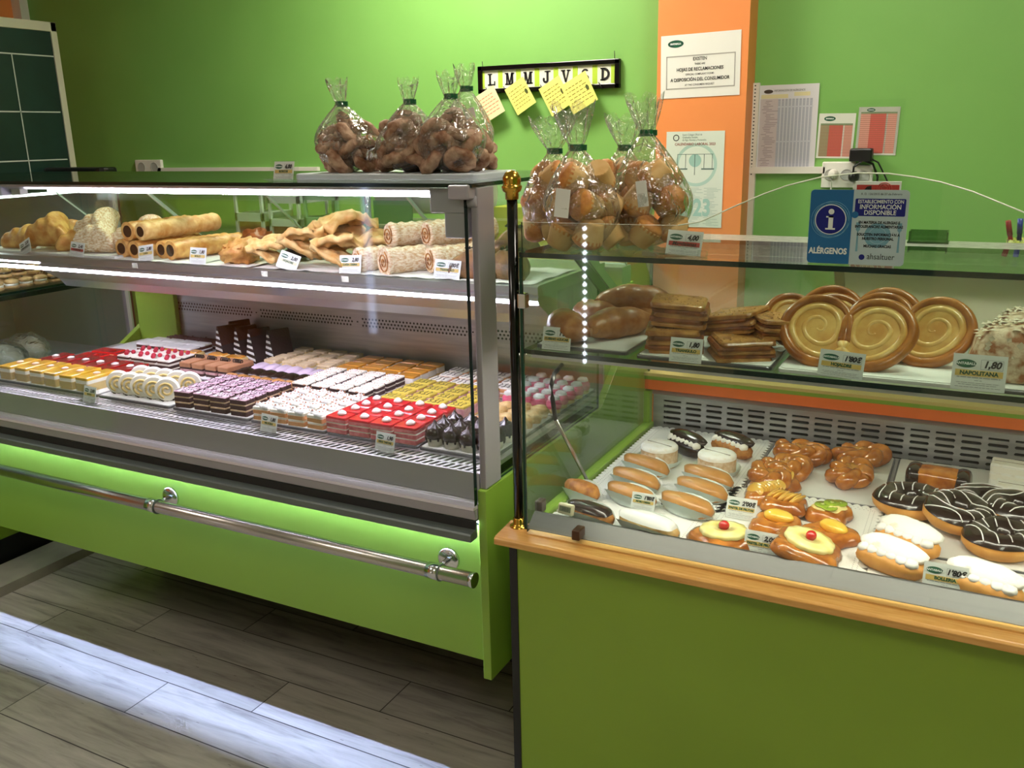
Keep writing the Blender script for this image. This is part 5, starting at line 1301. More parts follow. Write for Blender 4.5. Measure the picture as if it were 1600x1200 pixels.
# muffins on the right case
ZM = 1.2527
mf = MB(); mf.lathe([(.021, 0), (.0225, .004), (.030, .038), (.0310, .041)], 40, flute=.04, nf=1)
MUF = mk('muffin', '', 'muffin', mf, [F_CASE], group='muffins in bags')
mt = MB(); mt.lathe([(.0290, .034), (.0312, .042), (.030, .047), (.024, .053), (.012, .0575), (.0005, .059)], 24, caps=False)
MUF_top = mt.build('muffin_top', F_MUFFIN, MUF)
mbags = [(-.748, 1.63, .070, .068, .13, .175, .232, .009, .044, 11, (-.05, 0), 'left muffin bag', None), (-.642, 1.705, .066, .060, .13, .178, .235, .009, .042, 12, (.05, 0), 'rear muffin bag', None),
         (-.655, 1.546, .072, .070, .13, .182, .256, .010, .040, 13, (-.12, 0), 'middle muffin bag', (-.012, .088, .028, .050, 6)), (-.552, 1.632, .076, .072, .13, .205, .268, .010, .034, 14, (-.10, 0), 'right muffin bag', (.004, .100, .020, .046, -8))]
MLB = {'left muffin bag': 'clear bag of muffins at the left, next to the brass knob', 'rear muffin bag': 'clear bag of muffins at the rear between the left and middle ones', 'middle muffin bag': 'clear bag of muffins in the middle, its gathered neck leaning left', 'right muffin bag': 'rightmost clear bag of muffins with the tallest neck, before the orange column'}
for (x, y, rx, ry, hb, hn, ht, rn, rt, sd, lean, nm, lb) in mbags:
    bag(MLB[nm], x, y, ZM+.0005, rx, ry, hb, hn, ht, rn, rt, sd, lean, 0, lb, 'bags of muffins')
    rr = random.Random(sd); lay = 0
    for (zz_, n_, rad) in ((.030, 5, .60), (.080, 4, .58), (.126, 3, .40)):
        for q in range(n_):
            a = 2*PI*q/n_+lay*.8+sd*.7; cx = x+rx*rad*math.cos(a); cy = y+ry*rad*math.sin(a)
            lv = ['bottom', 'middle', 'top'][lay]; sidew = 'front' if math.sin(a) < -.35 else ('back' if math.sin(a) > .35 else ('left' if math.cos(a) < 0 else 'right'))
            rx_ = rr.choice((.25, -.5, 1.2, -1.3, 2.5, 2.9))+rr.uniform(-.2, .2); ry_ = rr.uniform(-.6, .6)
            # keep the centre of the muffin where it is while it tumbles
            Mx = Matrix.Rotation(rr.uniform(0, 6), 4, 'Z') @ Matrix.Rotation(ry_, 4, 'Y') @ Matrix.Rotation(rx_, 4, 'X')
            off = Mx @ Vector((0, 0, .028))
            place(MUF, (cx-off.x, cy-off.y, ZM+zz_-off.z+.002), rot=Mx.to_euler(), scale=.93, label='golden muffin, %s layer, %s side of the %s' % (lv, sidew, nm))
        lay += 1
price_tag(480, 282, ZTOP, '6,00', 'ROSCOS', 'price tag on clear stand on top of the left case beside the ring bags', loc=(at_z(478, 282, ZTOP).x*1.0 if False else -1.355, 1.535, ZTOP), holder=True, w=.055, h=.042)
pt = price_tag(1068, 402, ZM, '4,00', '', 'price tag with handwritten red band on clear stand beside the muffin bags', loc=(at_y(1066, 402, 1.50).x, 1.50, ZM), holder=True, w=.062, h=.044, band='red', roll=3)
text('Magdalenas', .0092, M_INK, pt, 0, .0215, -.0012, shear=.3, bold=.0002, name='handwriting')
# allergen sticker on the front glass
ya = 1.4515
A = {}
p00, p11 = at_y(1258, 410, ya), at_y(1425, 297, ya)
sx0, sx1, sz0, sz1 = p00.x+.002, p11.x-.002, p00.z, p11.z
def rrect(x0, x1, z0, z1, r, y, mi=0, corners=(1, 1, 1, 1), n=6):
    pts = []
    for k, (cx, cz, a0) in enumerate(((x1-r, z1-r, 0), (x0+r, z1-r, 90), (x0+r, z0+r, 180), (x1-r, z0+r, 270))):
        if corners[k]: pts += [(cx+r*math.cos(R(a0+90*i/n)), cz+r*math.sin(R(a0+90*i/n))) for i in range(n+1)]
        else: pts.append(((x1, z1), (x0, z1), (x0, z0), (x1, z0))[k])
    return pts
st = MB(); st.prism(rrect(sx0, sx1, sz0, sz1, .006, 0), ya-.0006, ya, 'y')
S0 = tag(st.build('allergen_sticker', mat('sticker_grey', (176, 196, 200), .35)), 'blue and pale grey allergen notice stuck on the arched front glass', 'sticker')
w_ = sx1-sx0; h_ = sz1-sz0; xm = sx0+w_*.445
q = MB(); q.prism(rrect(sx0+.0002, xm, sz0+.0002, sz1-.0002, .006, 0, corners=(0, 1, 1, 0)), ya-.0009, ya-.0006, 'y'); bl = q.build('blue_panel', mat('sticker_blue', (30, 112, 172), .35, c2=(24, 98, 150), scale=8), S0)
def disc(r, cx, cz, y, n=40, r0=0, ex=1):
    b = MB()
    if r0: b.add([(cx+rr_*math.cos(2*PI*i/n)*ex, y, cz+rr_*math.sin(2*PI*i/n)) for rr_ in (r0, r) for i in range(n)], [(i, (i+1) % n, n+(i+1) % n, n+i) for i in range(n)])
    else: b.add([(cx+r*math.cos(2*PI*i/n)*ex, y, cz+r*math.sin(2*PI*i/n)) for i in range(n)], [tuple(range(n))])
    return b
icx, icz = sx0+w_*.225, sz0+h_*.60
d = disc(.0215, icx, icz, ya-.0013); dk = d.build('info_disc', mat('navy', (14, 26, 120), .3), bl)
d = disc(.0228, icx, icz, ya-.0012, r0=.0213); d.build('white_ring', M_WINK, bl)
d = MB()
for (dx, dz, rr_) in ((.0018, .001, .0262), (-.0015, -.0008, .0268), (.001, -.0015, .0255)):
    pp = [(icx+dx+rr_*math.cos(2*PI*i/40), ya-.0011, icz+dz+rr_*math.sin(2*PI*i/40)) for i in range(40)]; d.tube(pp, .0003, 4, closed=True)
d.build('thin_rings', mat('pale_blue', (120, 180, 210), .4), bl)
ii = disc(.0042, icx+.0006, icz+.0118, ya-.0016, 20); y_ = ya-.0016
ii.add([(icx-.0065, y_, icz+.0052), (icx+.0038, y_, icz+.0052), (icx+.0038, y_, icz+.003), (icx-.0065, y_, icz+.003)], [(0, 1, 2, 3)])
ii.add([(icx-.0028, y_, icz+.0052), (icx+.0038, y_, icz+.0052), (icx+.0038, y_, icz-.013), (icx-.0028, y_, icz-.013)], [(0, 1, 2, 3)])
ii.add([(icx-.0068, y_, icz-.0128), (icx+.0074, y_, icz-.0128), (icx+.0074, y_, icz-.0152), (icx-.0068, y_, icz-.0152)], [(0, 1, 2, 3)])
ii.build('letter_i', M_WINK, dk)
text('ALÉRGENOS', .0125, M_WINK, bl, icx-.001, sz0+h_*.17, ya-.0013, sx=.80, bold=.0005)
bx = MB(); bx.prism(rrect(xm+.003, sx1-.004, sz0+h_*.655, sz0+h_*.885, .002, 0), ya-.0009, ya-.0006, 'y'); nb = bx.build('navy_box', mat('navy', (14, 26, 120), .3), S0)
xc = (xm+sx1)/2
text('ESTABLECIMIENTO CON', .0072, M_WINK, nb, xc, sz0+h_*.845, ya-.0012, sx=.80, bold=.0001)
text('INFORMACIÓN', .0095, M_WINK, nb, xc, sz0+h_*.775, ya-.0012, sx=.88, bold=.0001)
text('DISPONIBLE', .0095, M_WINK, nb, xc, sz0+h_*.70, ya-.0012, sx=.88, bold=.0001)
text('R. D. 126/2015 de 27 de Febrero', .0042, M_INK, S0, xc, sz0+h_*.945, ya-.0009)
pl = disc(.0185, xc-.001, sz0+h_*.40, ya-.0007); po = pl.build('plate_print', mat('plate_blue', (112, 160, 178), .5), S0)
disc(.0125, xc-.001, sz0+h_*.40, ya-.0008, r0=.0118).build('plate_rim', mat('plate_pale', (150, 184, 196), .5), po)
for sg, nm in ((-1, 'fork_print'), (1, 'knife_print')):
    xs_ = xc+sg*.029; q_ = .0016; z_ = lambda t: sz0+h_*t
    ck = MB().prism([(xs_-q_, z_(.18)), (xs_+q_, z_(.18)), (xs_+.0009, z_(.45)), (xs_+.003, z_(.47)), (xs_+.003, z_(.57)), (xs_-.003, z_(.57)), (xs_-.003, z_(.47)), (xs_-.0009, z_(.45))], ya-.0008, ya-.0006, 'y')
    ck.build(nm, mat('plate_blue', (112, 160, 178), .5), S0)
for (s__, zz_, k_) in (('EN MATERIA DE ALERGIAS E', .57, .0056), ('INTOLERANCIAS ALIMENTARIAS', .515, .0056), ('SOLICITEN INFORMACIÓN A', .41, .0056), ('NUESTRO PERSONAL', .355, .0056), ('MUCHAS GRACIAS', .255, .0056)):
    text(s__, k_, M_INK, S0, xc, sz0+h_*zz_, ya-.0012, sx=.82, bold=.0002)
disc(.0042, xm+.018, sz0+h_*.105, ya-.0008, 20).build('round_logo', mat('navy', (14, 26, 120), .3), S0)
text('ahsaltuer', .0125, M_INK, S0, xc+.006, sz0+h_*.115, ya-.0009, sx=.85)
disc(.005, xm+.004, sz0+h_*.67, ya-.0014, 18).build('pin_print', mat('sticker_blue', (30, 112, 172), .35), S0)

# ------------------------------------------------------------------ things on the rear rail of the right case
def W(px, py, y): return at_y(px, py, y)
ic = thing('menu_card', 'red and white ice cream card standing behind the allergen notice', 'card', (W(1370, 296, 1.93).x, 1.93, 1.2065))
b = MB(); b.box(-.040, .044, -.003, .003, 0, .150); cd_ = b.build('board', M_PAPER, ic)
MB().box(-.037, .041, -.0036, -.003, .095, .1435).build('red_field', mat('ice_red', (176, 44, 34), .4), cd_)
d = MB(); 
for rr_ in (.0135, .0098, .0058): 
    pp = [(.014+rr_*math.cos(2*PI*i/30)*(1-.12*math.sin(2*PI*i/30)), -.0042, .1375+rr_*.75*math.sin(2*PI*i/30)) for i in range(30)]; d.tube(pp, .0008, 4, closed=True)
d.build('swirl_emblem', mat('emblem_red', (196, 60, 50), .4), cd_)
text('FRIGO', .0075, M_WINK, cd_, .014, .1225, -.0045, bold=.0003)
text('OFERTA', .016, mat('cream_ink', (236, 220, 180), .5), cd_, -.002, .107, -.0045, shear=.3, bold=.0004)
d = MB(); d.prism([(-.034, .120), (-.018, .140), (-.010, .142), (-.008, .120)], -.0044, -.0037, 'y'); d.build('choc_bar_print', F_CHOCM, cd_)
# cup with pens
cx_ = W(1588, 382, 1.945)
cup = MB(); cup.lathe([(.026, 0), (.030, .044), (.0295, .044), (.0255, .002)], 28, caps=True)
CU = tag(cup.build('pen_cup', mat('dotted_cup', (176, 190, 70), .45, c2=(70, 96, 40), scale=150, ramp=(.52, .56)), loc=(cx_.x+.012, 1.945, 1.2065)), 'yellow green dotted cup holding pens on the rear rail', 'cup')
for i, (dx, dy, tl, tr_, m, lab) in enumerate(((-.014, -.006, .16, -.22, mat('pen_red', (140, 34, 30), .4), 'dark red pen leaning left in the dotted cup'), (-.006, .004, .05, -.06, mat('pen_navy', (24, 34, 78), .35), 'navy capped pen in the dotted cup'), (.006, -.004, -.03, .10, M_BLACK, 'black marker in the dotted cup'), (.014, .006, -.02, .30, M_GREYP, 'grey pen leaning right in the dotted cup'), (.0, .012, .1, .18, M_BLACK, 'thin black pen at the rear of the dotted cup'))):
    b = MB(); b.tube([(0, 0, 0), (0, 0, .075)], .0042, 10)
    p = tag(b.build('pen', m, loc=(cx_.x+.012+dx, 1.945+dy, 1.2105)), lab, 'pen', 'pens in the dotted cup'); p.rotation_euler = (tl, tr_, 0)
    MB().tube([(0, 0, .05), (0, 0, .078)], .005, 10).build('cap', m if i != 1 else mat('pen_cap', (34, 60, 150), .3), p)
c = W(1450, 378, 1.84)
b = MB(); b.box(-.035, .035, -.02, .02, 0, .003); b.box(-.033, -.031, -.02, .02, .003, .022); b.box(.031, .033, -.02, .02, .003, .022); b.box(-.033, .033, .018, .02, .003, .022)
tag(b.build('coin_dish', [glassmat('green_acrylic', (.45, .62, .40), rough=.1, haze=.15, hazecol=(120, 150, 90))], loc=(c.x, 1.845, 1.25)), 'small green tinted acrylic dish on the rear rail left of the pens', 'dish')

# ------------------------------------------------------------------ back wall objects
YB = YW-.004
def wp(px, py, y=YW): c = at_y(px, py, y); return c.x, c.z
def sheet(name, label, px0, py0, px1, py1, y=YW, m=None, rot=0, cat='notice'):
    """flat sheet on a wall spanning two picture corners (top left, bottom right)"""
    x0, z1 = wp(px0, py0, y); x1, z0 = wp(px1, py1, y); w, h = x1-x0, z1-z0
    o = tag(MB().box(-w/2, w/2, -.0012, 0, -h/2, h/2).build(name, m or M_PAPER, loc=((x0+x1)/2, y-.001, (z0+z1)/2)), label, cat)
    o.rotation_euler = (0, R(rot), 0)
    return o, w, h
def quads(rects, y=-.0018):
    b = MB()
    for (a, c, d, e) in rects: b.add([(a, y, d), (c, y, d), (c, y, e), (a, y, e)], [(0, 1, 2, 3)])
    return b
def oval(o, cx, cz, rx, rz_, y=-.0018, txt=True):
    lo = disc(rz_, cx, cz, y, 32, ex=rx/rz_).build('logo', M_LOGO, o)
    text('SANTABALLA', rz_*.62, M_WINK, lo, cx, cz, y-.0006, bold=.0006, sx=rx/rz_*.36)
# complaint notice on the column
o, w, h = sheet('complaint_notice', 'white notice about complaint forms on the orange column', 1034, 56, 1155, 149, YC, rot=-.8)
oval(o, -w*.31, h*.36, .030, .013)
f = .004
x0, x1, z0, z1 = -w*.43, w*.44, -h*.36, h*.17
quads([(x0, x1, z1-f, z1), (x0, x1, z0, z0+f), (x0, x0+f, z0, z1), (x1-f, x1, z0, z1)]).build('border', mat('border_grey', (168, 166, 160), .6), o)
for s__, zz_, sz_, bo in (('EXISTEN', .105, .0165, .0003), ('THERE ARE', .025, .0095, .0001), ('HOJAS DE RECLAMACIONES', -.055, .0165, .0003), ('OFFICIAL COMPLAINT FORMS', -.135, .0095, .0001), ('A DISPOSICIÓN DEL CONSUMIDOR', -.215, .0165, .0003), ('AT THE CONSUMERS REQUEST', -.300, .0095, .0001)):
    text(s__, sz_, M_INK, o, 0, h*zz_, -.0022, bold=bo, sx=.84)
# work calendar
o, w, h = sheet('wall_calendar', 'pale green work calendar sheet on the orange column', 1042, 206, 1127, 356, YC, mat('calendar_paper', (214, 226, 214), .8))
TEAL = mat('teal_print', (174, 208, 196), .7); TEALD = mat('teal_print_dark', (156, 198, 188), .7); TXT = mat('calendar_ink', (96, 120, 112), .7); RIN = mat('calendar_red_ink', (150, 70, 62), .7)
d = disc(.012, -w*.33, h*.435, -.0018, 24, r0=.009); d.v += []; d.build('emblem', M_INK, o)
text('Ilustre Colegio Oficial de', .010, TXT, o, -w*.22, h*.465, -.002, 'LEFT', sx=.75); text('Graduados Sociales', .010, TXT, o, -w*.22, h*.438, -.002, 'LEFT', sx=.75); text('de Vigo, Ourense y Pontevedra', .010, TXT, o, -w*.22, h*.411, -.002, 'LEFT', sx=.72)
text('CALENDARIO LABORAL 2023', .013, RIN, o, 0, h*.368, -.002, sx=.92, bold=.0002)
disc(.080, w*.03, h*.155, -.0016, 48, r0=.068).build('wreath_print', TEAL, o)
sl = disc(.024, w*.01, h*.20, -.0016, 30); sl.build('scales_print', TEALD, o)
quads([(-w*.30, w*.32, h*.262, h*.267), (-w*.30, -w*.29, h*.12, h*.262), (-w*.16, -w*.15, h*.12, h*.262), (w*.16, w*.17, h*.12, h*.262), (w*.30, w*.31, h*.12, h*.262), (-w*.34, -w*.12, h*.105, h*.12), (w*.12, w*.34, h*.105, h*.12), (0, w*.012, h*.05, h*.26)], -.0017).build('balance_lines', TXT, o)
rr = random.Random(5); q = []
for i in range(26):
    zz_ = h*(-.09-.0155*i); xx = -w*.42+(w*.05 if i % 2 else 0)
    for k_ in range(3): q.append((xx+k_*w*.30, xx+k_*w*.30+w*rr.uniform(.10, .25), zz_, zz_+.0022))
quads(q, -.0017).build('calendar_lines', mat('calendar_fine', (178, 198, 188), .7), o)
text('2023', .088, TEALD, o, 0, -h*.30, -.0018, bold=.003, sx=.78)
# big allergen table in a clear sleeve
o, w, h = sheet('allergen_table', 'large sheet with a grey allergen table beside the orange column', 1186, 134, 1272, 265, YW-.002, mat('table_paper', (216, 214, 218), .5))
GRY = mat('table_grey', (166, 168, 182), .6); GRL = mat('table_line', (196, 198, 206), .6)
lo = disc(.007, -w*.33, h*.425, -.0018, 24, ex=2.4).build('logo', mat('logo_brown', (66, 52, 44), .5), o)
text('INFORMACIÓN DE ALÉRGENOS', .010, M_INK, o, w*.02, h*.432, -.002, sx=.78)
quads([(-w*.45, 0, h*.345, h*.39), (w*.10, w*.36, h*.365, h*.41)], -.0016).build('yellow_fields', mat('straw', (216, 206, 160), .6), o)
quads([(-w*.46, -w*.16, -h*.47, h*.34)], -.0015).build('name_column', mat('table_mauve', (196, 184, 186), .6), o)
quads([(-w*.16+i*w*.058, -w*.16+i*w*.058+w*.043, -h*.465, h*.335) for i in range(10)], -.0016).build('table_columns', GRY, o)
q = []
for i in range(44):
    zz_ = -h*.46+i*h*.0178
    q.append((-w*.16, w*.42, zz_, zz_+.0010))
q += [(-w*.16, w*.42, h*.235, h*.25), (-w*.16, w*.42, -h*.17, -h*.155)]
quads(q, -.0019).build('table_rules', GRL, o)
q = []; rr = random.Random(3)
for i in range(40): zz_ = -h*.45+i*h*.0195; a = -w*.44+w*rr.uniform(0, .1); q.append((a, a+w*rr.uniform(.06, .2), zz_, zz_+.0022))
quads(q, -.0019).build('row_names', mat('table_ink', (150, 138, 142), .7), o)
for (nm, lab, a, sp) in (('price_list', 'red price list sheet just left of the black adaptor', (1280, 178, 1332, 247), .26), ('price_list', 'red price list sheet, upper right one in a clear sleeve', (1342, 168, 1400, 242), .14)):
    o, w, h = sheet(nm, lab, *a, YW, mat('list_paper', (224, 226, 216), .6), rot=1.2)
    oval(o, -w*.20, h*(.5-sp*.45), .020 if sp > .2 else .014, .0085 if sp > .2 else .006)
    RD = mat('list_red', (206, 96, 84), .6); RDL = mat('list_pink', (220, 158, 142), .6); RG_ = mat('list_olive', (156, 150, 116), .6)
    t0, b0 = h*(.5-sp), -h*.46
    quads([(-w*.44, -w*.20, b0, t0), ], -.0016).build('left_column', RG_ if sp > .2 else RDL, o)
    quads([(-w*.20, w*.18, b0, t0)], -.0016).build('red_column', RD, o)
    quads([(w*.22, w*.44, b0, t0)], -.0016).build('price_column', RDL, o)
    q = []; n_ = 20
    for i in range(n_): zz_ = b0+(t0-b0)*(i+.5)/n_; q.append((-w*.44, w*.44, zz_, zz_+.0011))
    quads(q, -.0019).build('list_rules', mat('list_ink', (150, 92, 74), .7), o)
    quads([(-w*.44, w*.44, t0, t0+.006)], -.0018).build('list_heading', mat('list_green', (120, 140, 104), .6), o)
x0, z1 = wp(1294, 158); x1, z0 = wp(1408, 240)
o = tag(MB().box(x0, x1, YW-.003, YW-.0022, z0, z1).build('clear_sleeve', M_SLEEVE), 'empty part of a clear plastic sleeve behind the upper price list', 'sleeve')
# cable ducts on the wall
b = MB(); xa, za = wp(1180, 130); xb, zb_ = wp(1171, 372)
b.box(xa-.006, xa+.020, YW-.018, YW, 1.02, za)
for i in range(26): zz_ = za-.012-i*.0128; b.box(xa+.003, xa+.008, YW-.0186, YW-.018, zz_, zz_+.0045, 1)
o = struct(b.build('trim_3', [M_WHITEPAINT, M_DARK]))
x1, z1 = wp(1290, 266); b = MB(); b.box(xa-.006, x1, YW-.02, YW, z1-.011, z1+.013); struct(b.build('trim_4', M_WHITEPAINT))
x0, z0 = wp(250, 265); x1, z1 = wp(500, 265); b = MB(); b.box(x0, x1, YW-.02, YW, z0-.014, z0+.010); struct(b.build('trim_5', M_WHITEPAINT))
# sockets
def socket(label, px0, py0, px1, py1, n, group=None):
    x0, z1 = wp(px0, py0, YW-.02); x1, z0 = wp(px1, py1, YW-.02); w, h = x1-x0, z1-z0
    t = thing('power_socket', label, 'socket', ((x0+x1)/2, YW-.022, (z0+z1)/2))
    MB().rbox(0, .012, -h/2, w, .020, h, .004, 0).build('plate', M_WHITEP, t)
    for i in range(n):
        cx = w*((i+.5)/n-.5)*.98; r_ = min(w/n, h)*.30
        s_ = MB(); s_.M = Matrix.Translation((cx, 0, 0)) @ Matrix.Rotation(R(90), 4, 'X'); s_.lathe([(r_*1.15, -.001), (r_*1.15, .0005), (r_, .001), (r_*.96, -.0095)], 24); s_.build('socket_well', mat('socket_shade', (176, 178, 172), .5), t)
    return t
socket('white double power socket on the green wall above the left case', 210, 250, 253, 273, 2)
socket('white double power socket with a white plug and black plug, below the price lists', 1285, 253, 1334, 293, 2)
socket('grey white power socket with the black adaptor above, right of the double one', 1335, 258, 1362, 296, 1)
x, z = wp(1302, 272, YW-.03); b = MB(); b.M = Matrix.Translation((x, YW-.022, z)) @ Matrix.Rotation(R(90), 4, 'X'); b.lathe([(.018, 0), (.018, .012), (.012, .028), (.006, .032)], 20)
o = tag(b.build('power_plug', M_WHITEP), 'white round plug in the left socket, its cord hanging down', 'plug')
MB().tube([(x, YW-.05, z-.004), (x-.001, YW-.055, z-.03), (x-.002, YW-.045, z-.09), (x-.004, YW-.03, z-.2)], .0032, 8).build('cord', M_WHITEP, o)
x, z = wp(1334, 276, YW-.03); b = MB(); b.M = Matrix.Translation((x, YW-.022, z)) @ Matrix.Rotation(R(90), 4, 'X'); b.lathe([(.019, 0), (.019, .016), (.013, .034), (.006, .038)], 20)
o = tag(b.build('power_plug', M_BLACK), 'black round plug under the black adaptor, cord arching right', 'plug')
MB().tube([(x, YW-.055, z+.004), (x+.001, YW-.06, z+.035), (x+.03, YW-.05, z+.058), (x+.062, YW-.04, z+.045), (x+.080, YW-.03, z+.0), (x+.082, YW-.03, z-.06)], .004, 8).build('cord', M_BLACK, o)
x0, z1 = wp(1328, 232, YW-.05); x1, z0 = wp(1362, 252, YW-.05)
b = MB(); b.rbox((x0+x1)/2, YW-.032, z0, x1-x0, .05, z1-z0, .006, 0)
o = tag(b.build('power_adaptor', M_BLACK), 'black box shaped power adaptor above the sockets', 'adaptor')
MB().tube([(x1-.004, YW-.03, z0+.008), (x1+.02, YW-.03, z0-.005), (x1+.045, YW-.028, z0-.05), (x1+.075, YW-.025, z0-.11)], .0028, 8).build('cord', M_BLACK, o)
# weekday board with hooks
x0, z1 = wp(750, 105); x1, _z = wp(971, 92); _x, z0 = wp(972, 137)
k0 = wp(751, 146)
wbd = thing('weekday_board', 'long black framed board with weekday letters above the bags', 'board', ((x0+x1)/2, YW-.012, (z1+z0)/2), (0, R(.2), 0))
w, h = x1-x0, z1-z0
b = MB(); f = .020; b.box(-w/2, w/2, -.012, .010, h/2-f*.9, h/2); b.box(-w/2, w/2, -.012, .010, -h/2, -h/2+f*.9); b.box(-w/2, -w/2+f, -.012, .010, -h/2, h/2); b.box(w/2-f, w/2, -.012, .010, -h/2, h/2)
b.build('frame', M_BLACKGLOSS, wbd, bevel=.002)
iw = w-2*f
STR = quads([(-iw/2+iw*i/7-.012, -iw/2+iw*i/7+.010, -h/2+f, h/2-f) for i in range(1, 7)]+[(-iw/2, -iw/2+.009, -h/2+f, h/2-f), (iw/2-.018, iw/2, -h/2+f, h/2-f)], -.0026)
def slab_letter(ch, x, z, w_, h_, y=-.0034):
    q = []
    def bx_(a, b, c, d): q.append([(a, c), (b, c), (b, d), (a, d)])
    def dg(x0, x1, x2, x3): q.append([(x0, 1), (x1, 1), (x3, 0), (x2, 0)])
    def arc(cx, cz, r0, r1, a0, a1, n=12, ez=1.0):
        for i in range(n):
            a, b = R(a0+(a1-a0)*i/n), R(a0+(a1-a0)*(i+1)/n)
            q.append([(cx+r0*math.cos(a), cz+r0*ez*math.sin(a)), (cx+r1*math.cos(a), cz+r1*ez*math.sin(a)), (cx+r1*math.cos(b), cz+r1*ez*math.sin(b)), (cx+r0*math.cos(b), cz+r0*ez*math.sin(b))])
    if ch == 'L': bx_(.2, .44, 0, 1); bx_(.06, .58, .89, 1); bx_(.06, .92, 0, .13); bx_(.78, .92, .1, .36)
    elif ch == 'M': bx_(.12, .28, 0, 1); bx_(.70, .92, 0, 1); dg(.12, .36, .42, .58); dg(.68, .90, .42, .56); bx_(0, .40, 0, .11); bx_(.58, 1.04, 0, .11); bx_(0, .3, .89, 1); bx_(.72, 1.04, .89, 1)
    elif ch == 'J': bx_(.48, .72, .24, 1); bx_(.28, .94, .89, 1); arc(.40, .26, .10, .32, 180, 360, ez=.8); arc(.20, .32, 0, .13, 0, 360)
    elif ch == 'V': dg(.08, .36, .42, .60); dg(.74, .90, .46, .58); bx_(0, .46, .89, 1); bx_(.62, 1.02, .89, 1)
    elif ch == 'S': arc(.5, .74, .16, .36, 20, 260, ez=.72); arc(.5, .27, .17, .40, -160, 90, ez=.68)
    else: bx_(.14, .38, 0, 1); bx_(.02, .5, 0, .11); bx_(.02, .5, .89, 1); arc(.40, .5, .34, .58, -90, 90, ez=.86)
    b = MB()
    for p_ in q: b.add([(x+u*w_, y, z+v*h_) for u, v in p_], [tuple(range(len(p_)))])
    return b
pm = MB().box(-w/2+f, w/2-f, -.002, .008, -h/2+f*.8, h/2-f*.8)
pm.add(STR.v, STR.f, 1)
pb = pm.build('letter_panel', [mat('letter_card', (226, 228, 212), .5), mat('stripe_lime', (176, 206, 58), .5)], wbd)
for i, ch in enumerate('LMMJVSD'):
    cx = -iw/2+iw*(i+.5)/7
    slab_letter(ch, cx-.021, -.024, .042, .048).build('weekday_letter', M_INK, pb)
    # slab feet give the letters their heavy serifs
hk = []
for i in range(7):
    cx = -iw/2+iw*(i+.5)/7-.012
    q = MB(); q.tube([(cx-.012, -.013, -h/2+f*1.2), (cx, -.022, -h/2+f*.6), (cx+.004, -.024, -h/2+.004), (cx+.006, -.017, -h/2-.004)], .0018, 6); q.build('hook', M_BLACK, wbd)
q = MB(); q.tube([(-w/2+.022, -.004, h/2), (-w/2+.020, -.004, h/2+.02)], .0015, 6); q.tube([(w/2-.022, -.004, h/2), (w/2-.024, -.004, h/2+.03)], .0015, 6); q.build('hanging_hook', M_BLACK, wbd)
NOTE = mat('yellow_note', (238, 234, 120), .7); PINKN = mat('pinkish_note', (236, 220, 172), .7); NI = mat('note_ink', (150, 140, 60), .7); NR = mat('note_red_ink', (206, 130, 100), .7)
for i, (px, py, w_, h_, rt, yo, m, ink, lab) in enumerate(((765, 163, .105, .118, 27, .045, PINKN, NR, 'pale cream note with red writing on the leftmost hook'), (813, 150, .100, .120, 30, .045, NOTE, NI, 'yellow note hanging under the second letter M'), (868, 150, .105, .125, 29, .045, NOTE, NI, 'yellow note under the letter V, partly behind the next'), (905, 145, .120, .125, 27, .052, NOTE, NI, 'yellow note covering the letter S, rightmost of the notes'))):
    x, z = wp(px, py, YW-yo)
    n_ = tag(MB().box(-w_/2, w_/2, -.0006, 0, -h_/2, h_/2).build('paper_note', m, loc=(x, YW-yo, z)), lab, 'note', 'notes on the weekday board'); n_.rotation_euler = (0, R(-rt), 0)
    rr = random.Random(i); q = []
    for k_ in range(6):
        zz_ = h_*(.28-.12*k_); a = -w_*.40
        while a < w_*.30: l = w_*rr.uniform(.05, .16); q.append((a, a+l, zz_, zz_+.0035)); a += l+w_*.04
    quads(q, -.0012).build('handwriting', ink, n_)
    if i: disc(.011, w_*.34, h_*.02, -.0012, 24, ex=.62).build('stamp', mat('stamp_green', (70, 80, 30), .6), n_)
# chalkboard at the left end
CBX = -4.2
t = thing('chalkboard', 'dark green board with white grid lines in a pale frame at the left', 'chalkboard', (CBX, 2.72, 1.2))
MB().box(-.012, .012, -.45, .435, -.75, .80).build('board', mat('board_green', (14, 38, 34), .4, c2=(18, 46, 42), scale=6), t)
fr = MB()
for a in ((-.02, .02, .435, .468, -.78, .845), (-.02, .02, -.48, -.45, -.78, .845), (-.02, .02, -.48, .468, .80, .845), (-.02, .02, -.48, .468, -.78, -.75)): fr.box(*a)
fr.build('frame', mat('frame_cream', (196, 192, 172), .5), t, bevel=.003)
g = MB()
for zz_ in (.685, .42, .19, -.05): g.box(.012, .0135, -.45, .425 if zz_ < .6 else .455, zz_-.003, zz_+.003)
for yy in (-.25, -.02, .21): g.box(.012, .0135, yy-.0025, yy+.0025, -.5, .685)
g.build('grid_lines', mat('chalk', (190, 196, 188), .8), t)
# door leaf or dark wood piece behind the left case
cb = thing('high_cabinet', 'low dark brown cabinet with rounded top behind the left end of the case', 'cabinet', (-3.94, 3.02, 0))
b = MB(); b.rbox(0, 0, 0, .43, .10, 1.33, .04, 0, bev=.03); b.build('body', mat('dark_wood', (58, 34, 28), .45, c2=(44, 26, 22), scale=8, stretch=(4, 4, 1)), cb)
b = MB(); b.rbox(.0, 0, 1.33, .44, .11, .024, .04, 0, bev=.01); b.build('top', M_BLACK, cb)
MB().box(-.005, .005, -.058, -.050, .2, 1.2).build('door_gap', M_BLACK, cb)

